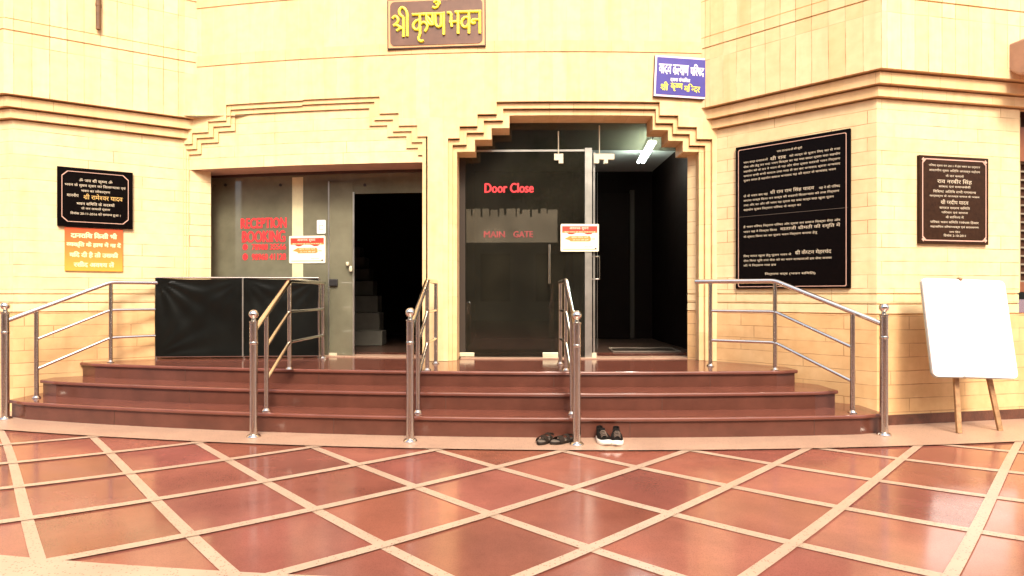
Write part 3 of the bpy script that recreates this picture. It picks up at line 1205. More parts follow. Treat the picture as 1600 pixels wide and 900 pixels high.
# strokes of the writing, in the sign's own units
SW, SH = 1280.0, 640.0           # the face measured in the same units as the strokes below
ST = [
 [(355, 240), (355, 495)], [(405, 235), (405, 490)], [(408, 250), (402, 190), (372, 135), (335, 118), (302, 155), (310, 205), (350, 240)],
 [(212, 255), (238, 226), (272, 240), (286, 280), (266, 315), (225, 345)], [(222, 345), (262, 338), (300, 362), (350, 390)], [(338, 372), (300, 392), (264, 414)],
 [(470, 215), (895, 215)], [(570, 215), (572, 470)], [(570, 288), (520, 298), (482, 350), (502, 402), (545, 405), (570, 372)], [(572, 345), (620, 318), (660, 345), (664, 392), (636, 438)],
 [(574, 470), (553, 512), (562, 550), (592, 560), (618, 548)],
 [(655, 220), (664, 300), (700, 350), (738, 352)], [(738, 215), (738, 362)], [(668, 250), (735, 345)],
 [(770, 215), (774, 335), (802, 382), (840, 372), (846, 330), (846, 215)], [(880, 215), (880, 488)],
 [(925, 207), (975, 207)], [(1025, 203), (1365, 203)], [(950, 210), (975, 225), (975, 320), (985, 390)], [(952, 326), (1065, 326)], [(1065, 203), (1065, 482)],
 [(1205, 280), (1150, 276), (1110, 330), (1128, 388), (1172, 396), (1205, 352)], [(1205, 203), (1205, 482)],
 [(1345, 310), (1262, 308), (1238, 340), (1268, 356), (1286, 335)], [(1345, 203), (1345, 486)],
 [(735, 125), (765, 140), (800, 128), (812, 105), (782, 92)], [(752, 70), (785, 48), (815, 62), (800, 88), (775, 92)], [(812, 105), (830, 80), (822, 50)],
]
mb = MB()
for k, st in enumerate(ST):
    pts = []
    for (x, y) in st:
        pts.append(((x - 780) / SW * w, -(y - 320) / SH * h))
    f3 = fc(0.009 + 0.0003 * (k % 7))
    r_ = 18.5 / SW * w * (0.75 if k >= 25 else 1.0)
    # smooth
    if len(pts) > 2:
        sm = [pts[0]]
        for q in range(len(pts) - 1):
            p0 = pts[max(q - 1, 0)]; p1 = pts[q]; p2 = pts[q + 1]; p3 = pts[min(q + 2, len(pts) - 1)]
            for tt in (0.34, 0.67, 1.0):
                sm.append(tuple(0.5 * ((2 * p1[c]) + (-p0[c] + p2[c]) * tt + (2 * p0[c] - 5 * p1[c] + 4 * p2[c] - p3[c]) * tt ** 2 + (-p0[c] + 3 * p1[c] - 3 * p2[c] + p3[c]) * tt ** 3) for c in (0, 1)))
        pts = sm
    mb.tube([f3(*p) for p in pts], r_, n=10)
mb.build('lettering', M['yellow'], t)

# blue sign by the right door
t, w, h, fc = wall_sign('name_board', 'small blue sign with white and yellow Hindi lines at upper right of the arch', W_FRONT, 1021, 1107, 90, 155, M['edge'], thick=0.03, roll=R(-2.5))
mb = MB()
mb.prism([(-w / 2 + .004, -h / 2 + .008), (w / 2 - .014, -h / 2 + .008), (w / 2 - .014, h / 2 - .004), (-w / 2 + .004, h / 2 - .004)], fc(0), (0, -0.004, 0))
mb.build('border', M['lilac'], t)
mb = MB()
mb.prism([(-w / 2 + .025, -h / 2 + .03), (w / 2 - .035, -h / 2 + .03), (w / 2 - .035, h / 2 - .024), (-w / 2 + .025, h / 2 - .024)], fc(0.004), (0, -0.003, 0))
mb.build('face', M['blue'], t)
mb = MB()
f3 = lambda e: fc(0.009 + e)
bold(mb, 'यादव', -w * .31, h * .165, w * .23, h * .25, f3)
bold(mb, 'कल्याण', -w * .03, h * .165, w * .29, h * .25, f3)
bold(mb, 'परिषद', w * .27, h * .185, w * .25, h * .30, f3)
bold(mb, 'द्वारा संचालित', -w * .03, -h * .075, w * .36, h * .14, f3)
mb.build('lettering', M['white_let'], t)
mb = MB()
bold(mb, 'श्री', -w * .31, -h * .235, w * .14, h * .21, f3)
bold(mb, 'कृष्ण', -w * .09, -h * .25, w * .22, h * .19, f3)
bold(mb, 'मन्दिर', w * .19, -h * .25, w * .29, h * .21, f3)
mb.build('lettering', M['yellow'], t)

# black plaque on the left wall
t, w, h, fc = wall_sign('plaque', 'black granite plaque with cut-corner line border and seven lines of Hindi, on the left wall', W_LEFT, 89.5, 207.5, 265.5, 356, M['black_gran'], thick=0.035)
mb = MB()
frame_line(mb, -w / 2 + .04, w / 2 - .04, -h / 2 + .05, h / 2 - .04, .006, fc(0.0005), W_LEFT.n * .002, .05)
mb.build('border', M['pink_line'], t)
mb = MB()
f3 = fc(0.002)
def row(y, words, hh, tot, x=0.0):
    text(mb, words, x * w, y * h, tot * w, hh * h, f3)
row(.29, 'ॐ जय श्री कृष्ण ॐ', .075, .44)
row(.205, 'भवन के मुख्य द्वार का शिलान्यास एवं', .065, .80)
row(.115, 'भवन का लोकार्पण', .062, .38)
row(.035, 'माननीय', .06, .15, -.30)
row(-.10, 'भवन समिति के सदस्यों', .060, .50)
row(-.185, 'के कर कमलों द्वारा', .055, .38)
row(-.275, 'दिनांक 20-11-2016 को सम्पन्न हुआ ।', .062, .66)
mb.build('lettering', M['pale_let'], t)
mb = MB()
row(.02, 'श्री रामेश्वर यादव', .10, .52, .10)
mb.build('lettering', M['gold_let'], t)

# orange sheet below it
t, w, h, fc = wall_sign('notice_sheet', 'orange to yellow notice with four cream Hindi lines hanging under the black plaque', W_LEFT, 101, 192, 357, 424, M['orange'], thick=0.018)
mb = MB()
def row(y, words, hh, tot, x=0.0):
    bold(mb, words, x * w, y * h, tot * w, hh * h, lambda e: fc(0.002 + e), .05)
row(.33, 'दानराशि किसी भी', .15, .80)
row(.11, 'व्यक्ति के हाथ में ना दें', .15, .94)
row(-.12, 'यदि दी है तो उसकी', .15, .84)
row(-.34, 'रसीद अवश्य लें', .14, .70)
mb.build('lettering', M['cream_let'], t)

def row(y, words, hh, tot, x=0.0):
    text(mb, words, x * w, y * h, tot * w, hh * h, f3)

# large black board on the right angled wall
t, w, h, fc = wall_sign('donor_board', 'tall black granite board with four blocks of small Hindi text behind the right railing', W_RIGHT, 1151, 1330.5, 217, 451, M['black_gran'], thick=0.03, bev=0.008)
mb = MB()
frame_line(mb, -w / 2 + .03, w / 2 - .035, -h / 2 + .02, h / 2 - .035, .006, fc(0.0005), W_RIGHT.n * .002, .01)
mb.build('border', M['pink_line'], t)
mb = MB()
f3 = fc(0.002)
WORDS = 'भवन निर्माण हेतु समाज के सभी सदस्यों ने सहयोग किया तथा कार्य समिति द्वारा भूमि पूजन कर इस भवन का शिलान्यास किया गया समाज सेवा शिक्षा और धर्म के लिए यह भवन सदा खुला है दानदाताओं को सादर धन्यवाद परिषद की ओर से कक्ष का निर्माण कराया गया'.split()
def para_line(y, frac, hh=.021, x0=-.42, seed=0):
    rr = random.Random(seed)
    s = ''
    n = int(58 * frac)
    while len(s) < n:
        s += rr.choice(WORDS) + ' '
    text(mb, s.strip(), (x0 + frac * .42) * w, y * h, frac * .84 * w, hh * h, f3)
row(.425, 'नाम दानदाताओं की सूची', .020, .22, .0)
yy = .385
para_line(.382, .27, seed=61)
para_line(.382, .50, x0=.0, seed=62)
for k, fr_ in enumerate((1, 1, 1, .96)):
    para_line(.382 - .0315 * (k + 1), fr_, seed=k)
para_line(.148, .27, seed=63)
para_line(.148, .20, x0=.25, seed=64)
for k, fr_ in enumerate((.99, .94, .62)):
    para_line(.148 - .0325 * (k + 1), fr_, seed=20 + k)
for k, fr_ in enumerate((1, .37, .78)):
    para_line(-.068 - .0345 * k, fr_, seed=30 + k)
for k, fr_ in enumerate((.52, .92, .36)):
    para_line(-.272 - .033 * k, fr_, seed=40 + k)
row(-.40, 'निर्माण वर्ष (भवन समिति)', .022, .44, .0)
mb.build('lettering', M['pale_let'], t)
mb = MB()
f3 = fc(0.0028)
row(.385, 'श्री राव', .028, .14, -.10)
row(.155, 'श्री राव राम सिंह यादव', .030, .38, .02)
row(-.10, 'माताजी श्रीमती की स्मृति में', .032, .50, .17)
row(-.262, 'श्री कैप्टन मेहरचंद', .034, .30, .20)
mb.build('lettering', M['pale_let'], t)
jm = MB()
jm.obox(W_RIGHT.at(W_RIGHT.u(1156), px_z(332, 6.1), 0.0302), W_RIGHT.t * (W_RIGHT.u(1326) - W_RIGHT.u(1156)), W_RIGHT.n * .0006, (0, 0, .003))
jm.build('slab_joint', M['sandal_pad'], t)

# brown plaque on the far right
t, w, h, fc = wall_sign('plaque', 'brown granite plaque with pink corner ornaments on the right front wall above the whiteboard', W_FAR, 1432.5, 1540, 246, 382, M['brown_gran'], thick=0.03)
mb = MB()
frame_line(mb, -w / 2 + .028, w / 2 - .028, -h / 2 + .028, h / 2 - .028, .010, fc(0.0005), W_FAR.n * .002, .035)
for sx in (-1, 1):
    for sy in (-1, 1):
        x, y = sx * (w / 2 - .04), sy * (h / 2 - .04)
        mb.prism([(x - .02, y), (x, y - .02), (x + .02, y), (x, y + .02)], fc(0.001), W_FAR.n * .003)
mb.build('border', M['pink_line'], t)
mb = MB()
f3 = fc(0.002)
for y, s, hh, tot in ((.39, 'परिषद द्वारा सन 2011 में इस भवन का उद्घाटन', .036, .74), (.335, 'आदरणीय मुख्य अतिथि अध्यक्ष महोदय', .038, .74), (.28, 'के कर कमलों', .03, .26),
                      (.155, 'सांसद एवं समाजसेवी', .034, .46), (.10, 'विशिष्ट अतिथि सभी गणमान्य', .034, .62), (.045, 'कार्यक्रम के अध्यक्ष समाज के प्रधान', .034, .72),
                      (-.085, 'समस्त सदस्य समिति', .034, .44), (-.14, 'परिवार एवं समाज', .034, .38), (-.19, 'के सानिध्य में', .032, .26),
                      (-.25, 'परिषद भवन समिति प्रबंधक हिसार', .036, .70), (-.305, 'महासचिव कोषाध्यक्ष एवं सदस्यगण', .036, .70), (-.36, 'जय हिंद', .026, .16), (-.40, 'दिनांक 2-10-2011', .034, .32)):
    row(y, s, hh, tot)
row(.215, 'राव नरबीर सिंह', .062, .50)
row(-.02, 'श्री प्रदीप यादव', .056, .40)
mb.build('lettering', M['pale_let'], t)

# ------------------------------------------------------------------ glass fronts
VG = 0.44          # reception glass line
VD = 0.37          # door glass line
def pane(name, px0, px1, z0, z1, v, m, parent, thick=0.012, n=None):
    a, b = px_u(px0, v), px_u(px1, v)
    mb = MB()
    mb.box((a, v, z0), (b, v + thick, z1), n or max(1, int((b - a) / .3)))
    return mb.map(bend).build(name, m, parent)
def fbox(mb, px0, px1, py0, py1, v, th):
    """box on the bowed front from photo columns and rows"""
    a, b = px_u(px0, v), px_u(px1, v)
    d = bow((a + b) / 2) + v
    mb.box((a, v, px_z(py1, d)), (b, v + th, px_z(py0, d)))
    return mb
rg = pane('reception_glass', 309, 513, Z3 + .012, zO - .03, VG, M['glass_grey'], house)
def on_glass(px, py, v):
    u = px_u(px, v)
    return u, px_z(py, bow(u) + v)
def glass_text(mb, s, x0, x1, y0, y1, v, kk=.045):
    (ua, za), (ub, zb) = on_glass(x0, y0, v), on_glass(x1, y1, v)
    bold(mb, s, (ua + ub) / 2, (za + zb) / 2, ub - ua, za - zb, lambda e: (lambda x, y: (x, bow(x) + v - e, y)), kk)
mb = MB()
glass_text(mb, 'RECEPTION', 376, 448, 341, 356, VG - .003)
glass_text(mb, 'BOOKING', 378, 446, 361, 378, VG - .003)
glass_text(mb, '●  78988 35566', 379, 447, 381, 390, VG - .003)
glass_text(mb, '●  98960 41128', 379, 447, 396, 406, VG - .003)
mb.build('lettering', M['red_vinyl'], rg)
for px0 in (352, 438, 533, 570):
    lb = MB()
    u, z = on_glass(px0, 289, VG - .01)
    lb.tube([(u, VG - .012, z), (u, VG + .002, z)], .018, n=12)
    lb.map(bend).build('glass_stud', M['dark'], rg)
# aluminium head track, side profile and transom
hd = MB()
hd.box((px_u(308, VG), VG - .02, zO - .032), (px_u(664, VG), VG + .04, zO - .002), 10)
hd.map(bend).build('head_track', M['edge'], house)
pf = MB()
pf.box((px_u(313.5, VG), VG - .012, 1.45), (px_u(316, VG), VG - .001, zO - .05))
pf.map(bend).build('side_profile', M['edge'], house)
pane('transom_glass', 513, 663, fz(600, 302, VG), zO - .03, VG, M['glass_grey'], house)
# pale strip painted for the pillar image seen in the reception glass
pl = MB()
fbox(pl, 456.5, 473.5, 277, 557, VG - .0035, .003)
pl.map(bend).build('pillar_image', M['pillar'], rg)
# narrow leaf beside the open doorway
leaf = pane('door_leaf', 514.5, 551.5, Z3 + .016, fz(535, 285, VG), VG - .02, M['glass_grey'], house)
e = MB()
fbox(e, 551, 553.5, 300, 557, VG - .024, .02)
fbox(e, 512.5, 514.5, 283, 557, VG - .022, .02)
e.map(bend).build('leaf_edge', M['alu'], leaf)
k = MB()
fbox(k, 514, 527, 436, 447, VG - .05, .028)
k.map(bend).build('lock_case', M['dark'], leaf, bevel=.008)
k = MB()
u, z = on_glass(543, 412, VG - .05)
k.lathe([(0.0, -.02), (.018, -.02), (.022, 0), (.018, .02), (0.0, .02)], (u, VG - .05, z), 12)
k.map(bend).build('door_knob', M['fit'], leaf)
k = MB()
u, z = on_glass(548, 420, VG - .05)
k.lathe([(0.0, -.035), (.018, -.03), (.022, 0), (.016, .03), (0.0, .035)], (u, VG - .05, z), 12)
k.map(bend).build('padlock', M['fit'], leaf)
k = MB()
fbox(k, 514, 526, 551.5, 555.5, VG - .035, .03)
k.map(bend).build('floor_clamp', M['fit'], leaf)

# right entrance: closed left leaf, side light, open right leaf, overlight
zt = fz(830, 236, VD)
zb_ = Z3 + .014
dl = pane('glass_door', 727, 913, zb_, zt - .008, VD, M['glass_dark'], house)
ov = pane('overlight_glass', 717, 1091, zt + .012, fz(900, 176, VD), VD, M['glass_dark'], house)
b_ = MB()
fbox(b_, 743, 914, 233.5, 236.5, VD - .01, .03)
b_.map(bend).build('glass_rail', M['alu'], house)
fl = MB()
fbox(fl, 914, 925, 231, 561, VD - .015, .05)
fl.map(bend).build('door_post', M['alu'], house)
fl = MB()
fbox(fl, 716.5, 727, 240, 560, VD - .005, .03)
fl.map(bend).build('side_profile', M['int_wall'], house)
# toothed film painting a blended reflection on the door glass, and the red lettering
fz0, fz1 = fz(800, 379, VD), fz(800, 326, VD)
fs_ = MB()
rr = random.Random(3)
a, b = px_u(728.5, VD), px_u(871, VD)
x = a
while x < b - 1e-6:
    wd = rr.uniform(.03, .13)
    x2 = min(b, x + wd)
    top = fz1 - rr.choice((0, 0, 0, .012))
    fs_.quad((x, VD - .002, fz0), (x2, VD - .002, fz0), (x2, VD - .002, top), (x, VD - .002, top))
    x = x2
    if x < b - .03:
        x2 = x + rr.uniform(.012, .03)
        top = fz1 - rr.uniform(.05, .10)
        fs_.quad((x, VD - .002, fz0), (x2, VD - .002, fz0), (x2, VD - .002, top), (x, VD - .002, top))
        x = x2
fs_.map(bend).build('reflection_strip', M['reflection_film'], dl)
mb = MB()
glass_text(mb, 'Door Close', 757, 834, 286, 301, VD - .004)
mb.build('lettering', M['red_vinyl'], dl)
mb = MB()
glass_text(mb, 'MAIN', 756, 789, 361, 371, VD - .004)
glass_text(mb, 'GATE', 802, 833, 361, 371, VD - .004)
mb.build('lettering', M['red_faded'], dl)
hn = MB()
u, z0 = on_glass(858.5, 443, VD - .06)
_, z1 = on_glass(858.5, 382, VD - .06)
hn.tube([(u, VD - .06, z0), (u, VD - .06, z1)], .013)
for z in (z0 + .05, z1 - .05):
    hn.tube([(u, VD - .06, z), (u, VD, z)], .008)
hn.map(bend).build('handle', M['steel_top'], dl)
ft = MB()
fbox(ft, 866, 880, 240, 250, VD - .02, .05)
fbox(ft, 873, 880, 250, 255, VD - .02, .05)
ft.map(bend).build('patch_fitting', M['fit'], dl)
ft = MB()
fbox(ft, 848, 872, 551, 560, VD - .02, .05)
ft.map(bend).build('floor_patch', M['fit'], dl, bevel=.004)
ft = MB()
fbox(ft, 718, 741, 551, 557, VD - .02, .05)
ft.map(bend).build('floor_patch', M['fit'], dl, bevel=.004)
for px0, y0, y1 in ((872.5, 205, 240), (936.5, 196, 240)):
    rd = MB()
    u, z0 = on_glass(px0, y1, VD - .02)
    _, z1 = on_glass(px0, y0, VD - .02)
    rd.tube([(u, VD - .02, z0), (u, VD - .02, z1)], .007)
    rd.map(bend).build('hanger_rod', M['fit'], house)
ft = MB()
fbox(ft, 928, 960, 240, 249, VD - .02, .05)
fbox(ft, 928, 936, 249, 255, VD - .02, .05)
fbox(ft, 944, 950, 249, 255, VD - .02, .05)
ft.map(bend).build('patch_fitting', M['fit'], house)
# open leaf swung inwards, pivot near column 928
u0 = px_u(928, VD)
y0 = bow(u0) + VD + .03
dirv = Vector((0.17, 0.985, 0))
zt2 = zt - .01
od = MB()
od.obox((u0, y0, zb_), dirv * 0.95, Vector((dirv.y, -dirv.x, 0)) * .012, (0, 0, zt2 - zb_))
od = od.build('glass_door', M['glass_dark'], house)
e = MB()
e.obox((u0 - .006, y0 - .012, zb_), dirv * .02, Vector((dirv.y, -dirv.x, 0)) * .02, (0, 0, zt2 - zb_))
p1 = Vector((u0, y0, 0)) + dirv * .95
e.obox((p1.x, p1.y, zb_), dirv * .012, Vector((dirv.y, -dirv.x, 0)) * .014, (0, 0, zt2 - zb_))
e.build('leaf_edge', M['alu'], od)
hn = MB()
p2 = Vector((u0, y0, 0)) + dirv * .10
za, zb2 = px_z(437, p2.y), px_z(400, p2.y)
nrm = Vector((dirv.y, -dirv.x, 0))
for s_ in (-.05, .062):
    q = p2 + nrm * s_
    hn.tube([(q.x, q.y, za), (q.x, q.y, zb2)], .010)
for z in (za + .006, zb2 - .006):
    q, r_ = p2 + nrm * -.055, p2 + nrm * .067
    hn.tube([(q.x, q.y, z), (r_.x, r_.y, z)], .008)
hn.build('handle', M['steel_top'], od)
fp = MB()
fp.obox((u0 - .03, y0 - .03, zb_ - .002), (.06, 0, 0), (0, .07, 0), (0, 0, .05))
fp.build('floor_patch', M['fit'], od)

# posters hung on the glass
def poster(name, label, x0, x1, y0, y1, v):
    (ua, z1), (ub, z0) = on_glass(x0, y0, v), on_glass(x1, y1, v)
    w, h = ub - ua, z1 - z0
    uc, zc = (ua + ub) / 2, (z0 + z1) / 2
    t = thing(name, label, 'poster', (uc, bow(uc) + v, z0), 'notices stuck on the glass')
    yb = bow(uc) + v
    def f3(e):
        return lambda x, y: (uc + x, bow(uc + x) + v - e, zc + y)
    mb = MB()
    mb.prism(rrect(w, h, .012, 3), f3(0), (0, -.006, 0))
    mb.build('panel', M['paper'], t)
    mb = MB()
    mb.prism([(-.46 * w, .18 * h), (.46 * w, .18 * h), (.46 * w, .42 * h), (-.46 * w, .42 * h)], f3(.0065), (0, -.001, 0))
    mb.prism([(-.34 * w, .175 * h), (-.10 * w, .175 * h), (-.20 * w, .12 * h), (-.28 * w, .13 * h)], f3(.0065), (0, -.001, 0))
    mb.prism([(.10 * w, .175 * h), (.34 * w, .175 * h), (.30 * w, .13 * h), (.20 * w, .12 * h)], f3(.0065), (0, -.001, 0))
    mb.build('header', M['poster_red'], t)
    mb = MB()
    mb.prism([(-.40 * w, -.04 * h), (-.26 * w, .06 * h), (.26 * w, .06 * h), (.29 * w, 0), (.29 * w, -.10 * h), (.24 * w, -.13 * h), (-.24 * w, -.13 * h), (-.28 * w, -.08 * h)], f3(.0065), (0, -.001, 0))
    mb.prism([(-.44 * w, .185 * h), (.44 * w, .185 * h), (.44 * w, .235 * h), (-.44 * w, .235 * h)], f3(.0077), (0, -.0006, 0))
    mb.build('banner', M['poster_orange'], t)
    mb = MB()
    f = f3(.0095)
    text(mb, 'आवश्यक सूचना', -.02 * w, .33 * h, .50 * w, .12 * h, f)
    text(mb, 'बिना मास्क के अंदर आना मना है', 0, .208 * h, .80 * w, .05 * h, f)
    text(mb, 'कृपया मास्क पहनें', 0, .012 * h, .44 * w, .07 * h, f)
    text(mb, 'दो गज की दूरी', .02 * w, -.085 * h, .42 * w, .065 * h, f)
    mb.build('lettering', M['paper'], t)
    mb = MB()
    text(mb, 'धन्यवाद', .36 * w, -.05 * h, .09 * w, .05 * h, f)
    text(mb, 'परिषद समिति', .22 * w, -.33 * h, .22 * w, .03 * h, f)
    mb.prism([(-.44 * w, -.425 * h), (.44 * w, -.425 * h), (.44 * w, -.41 * h), (-.44 * w, -.41 * h)], f3(.0065), (0, -.001, 0))
    mb.prism([(.38 * w, -.425 * h), (.44 * w, -.425 * h), (.44 * w, -.37 * h), (.40 * w, -.37 * h)], f3(.0068), (0, -.001, 0))
    mb.build('small_print', M['edge'], t)
poster('notice_poster', 'cream and red notice on the reception glass beside the red lettering', 452, 508.5, 369, 411, VG - .004)
poster('notice_poster', 'cream and red notice hung where the two right glass doors meet', 876, 935.5, 350, 393, VD - .022)
t = thing('wall_tag', 'small white tag on the reception glass just above the notice', 'tag', (px_u(502, VG), bow(px_u(502, VG)) + VG, fz(502, 365, VG)))
mb = MB()
(ua, z1), (ub, z0) = on_glass(495.5, 344, VG), on_glass(509, 365, VG)
uc, zc = (ua + ub) / 2, (z0 + z1) / 2
f0 = lambda x, y: (uc + x, bow(uc + x) + VG - .002, zc + y)
mb.prism(rrect(ub - ua, z1 - z0, .01, 3), f0, (0, -.006, 0))
mb.build('plate', M['white'], t)
mb = MB()
frame_line(mb, -.024, .024, -.035, .02, .005, lambda x, y: (uc + x, bow(uc + x) + VG - .0085, zc + y), (0, -.001, 0))
mb.build('printed_square', M['sandal_pad'], t)

# mat inside the open door
q0 = on_level(1012, 551, Z_I)
t = thing('door_mat', 'dark rumpled mat on the lobby floor just inside the open right door', 'mat', (q0.x, q0.y, Z_I))
mb = MB()
vs_, nx_, ny_ = [], 24, 12
for j in range(ny_ + 1):
    for i in range(nx_ + 1):
        x, y = (i / nx_ - .5) * .85, (j / ny_ - .5) * .5
        vs_.append((q0.x + x + .03 * y, q0.y + y + .25, Z_I + .012 + .007 * math.sin(x * 13 + 4 * y) * math.cos(y * 9)))
mb.add(vs_, [(j * (nx_ + 1) + i, j * (nx_ + 1) + i + 1, (j + 1) * (nx_ + 1) + i + 1, (j + 1) * (nx_ + 1) + i) for j in range(ny_) for i in range(nx_)], smooth=True)
mo = mb.build('pile', M['sandal'], t)
md = mo.modifiers.new('thickness', 'SOLIDIFY')
md.thickness = .008
mb = MB()
for sy in (-.25, .25):
    mb.tube([(q0.x - .425 + .03 * sy, q0.y + sy + .25, Z_I + .012), (q0.x + .425 + .03 * sy, q0.y + sy + .25, Z_I + .012)], .010, n=8)
for sx in (-.425, .425):
    mb.tube([(q0.x + sx - .0075, q0.y, Z_I + .012), (q0.x + sx + .0075, q0.y + .5, Z_I + .012)], .010, n=8)
mb.build('binding', M['sandal_pad'], t)

# tube light on the lobby ceiling
t = thing('tube_light', 'lit white tube light on the ceiling inside the right door', 'lamp', (1.72, 8.2, 3.22))
A_, B_ = Vector((1.76, 7.62, 3.13)), Vector((1.86, 8.78, 3.13))
mb = MB()
mb.tube([A_ + Vector((.035, 0, 0)), B_ + Vector((.035, 0, 0))], .018, n=10)
mb.tube([A_ - Vector((.035, 0, 0)), B_ - Vector((.035, 0, 0))], .018, n=10)
mb.build('tube', M['tube'], t)
mb = MB()
d_ = (B_ - A_).normalized()
s_ = Vector((d_.y, -d_.x, 0))
mb.obox(A_ - s_ * .012 - d_ * .03 + Vector((0, 0, .024)), s_ * .024, d_ * 1.22, (0, 0, .124))
mb.build('batten', M['white'], t, bevel=.005)

# ------------------------------------------------------------------ railings
RAIL, MIDR, BAL, NEWEL = 0.024, 0.0155, 0.020, 0.033
def newel(p, h, parent):
    mb = MB()
    mb.lathe([(NEWEL, 0), (NEWEL, h - .075), (NEWEL + .003, h - .072), (NEWEL + .003, h - .058), (.020, h - .055), (.018, h - .035)], p, 20)
    mb.lathe([(NEWEL + .0015, h * .755), (NEWEL + .003, h * .757), (NEWEL + .003, h * .775), (NEWEL + .0015, h * .777)], p, 20)
    po = mb.build('newel_post', M['steel'], parent)
    b = MB()
    r_ = .040
    b.lathe([(r_ * math.sin(PI * k / 14), h - r_ * math.cos(PI * k / 14)) for k in range(1, 14)], p, 20)
    b.build('ball_finial', M['steel_top'], po)
    f_ = MB()
    f_.lathe([(.058, 0.0005), (.058, .008), (.046, .022), (NEWEL + .001, .028)], p, 20)
    f_.build('base_flange', M['steel_top'], po)
    return po
def baluster(p, z1, parent, z0):
    mb = MB()
    mb.tube([(p.x, p.y, z0), (p.x, p.y, z1)], BAL, n=14)
    o = mb.build('baluster', M['steel'], parent)
    f_ = MB()
    f_.lathe([(.038, 0.0005), (.038, .006), (BAL + .002, .024)], (p.x, p.y, z0), 16)
    f_.build('base_flange', M['steel_top'], o)
def rail(pts, r_, name, parent, m):
    mb = MB()
    # round the corners
    out = [Vector(pts[0])]
    for i in range(1, len(pts) - 1):
        a, p, b = Vector(pts[i - 1]), Vector(pts[i]), Vector(pts[i + 1])
        k = min(.05, (a - p).length * .4, (b - p).length * .4)
        q0, q1 = p + (a - p).normalized() * k, p + (b - p).normalized() * k
        for t_ in (0, .25, .5, .75, 1):
            out.append((1 - t_) ** 2 * q0 + 2 * t_ * (1 - t_) * p + t_ ** 2 * q1)
    out.append(Vector(pts[-1]))
    mb.tube(out, r_, n=14)
    mb.build(name, m, parent)
ZR = 1.352         # landing handrail level
def railing(label, base, nh, low, bendp, end, end_post=True, wallend=None, cat='railing'):
    """newel at base, baluster 'low' on the first tread, baluster at bendp and one at end on the landing"""
    t = thing('stair_railing', label, cat, (base.x, base.y, .006), 'stainless railings on the steps')
    newel(Vector((base.x, base.y, .006)), nh, t)
    z_n = nh - .14
    d0 = Vector((base.x, base.y, z_n))
    d1 = Vector((bendp.x, bendp.y, ZR))
    run = (Vector((bendp.x, bendp.y)) - Vector((base.x, base.y)))
    def on(pt, dz=0.0):
        k = max(0, min(1, (Vector((pt.x, pt.y)) - Vector((base.x, base.y))).dot(run) / run.length_squared))
        return z_n + (ZR - z_n) * k + dz
    start = d0 + (d1 - d0).normalized() * (NEWEL - .006)
    pts = [start, d1]
    tail = [Vector((end.x, end.y, ZR))]
    if wallend is not None:
        tail.append(Vector((wallend.x, wallend.y, ZR)))
    else:
        ex = (Vector((end.x, end.y, 0)) - Vector((bendp.x, bendp.y, 0))).normalized()
        tail = [Vector((end.x, end.y, ZR)) + ex * .03]
    rail(pts + tail, RAIL, 'handrail', t, M['steel_top'])
    baluster(low, on(low) - .01, t, Z1)
    baluster(bendp, ZR - .012, t, Z3)
    if end_post:
        baluster(end, ZR - .012, t, Z3)
    for dz in (-.30, -.60):
        zl = on(low, dz)
        if dz == -.60:
            zl = max(zl, Z1 + .27)
        rail([Vector((low.x, low.y, zl)), Vector((bendp.x, bendp.y, ZR + dz)), Vector((end.x, end.y, ZR + dz))], MIDR, 'mid_rail', t, M['steel_top'])
    return t
V = Vector
nl = on_level(8.5, 655, .006)
railing('stainless railing at the far left end of the steps, running to the black screen', nl, 1.10, on_level(57, 622, Z1), on_level(173, 566, Z3), V((-4.04, 6.905, 0)), end_post=False)
nl = on_level(396.5, 683, .006)
railing('stainless railing standing in front of the black screen', nl, 1.045, V((nl.x, 5.44, 0)), V((nl.x + .015, 5.96, 0)), V((nl.x + .03, 6.97, 0)))
nl = on_level(641, 690, .006)
railing('stainless railing in front of the pillar between the two doors', nl, 1.065, V((nl.x + .01, 5.36, 0)), V((nl.x + .02, 5.88, 0)), V((nl.x + .03, 6.46, 0)))
nl = on_level(901, 695, .006)
railing('stainless railing in front of the dark glass door, beside the shoes', nl, 1.045, V((nl.x, 5.30, 0)), V((nl.x, 5.87, 0)), V((nl.x - .01, 6.42, 0)))
nl = on_level(1381, 680, .006)
railing('stainless railing at the right end of the steps below the tall black board', nl, 1.10, on_level(1332, 645, Z1), on_level(1211, 578, Z3), V((2.03, 6.22, 0)), wallend=V((1.90, 6.30, 0)))

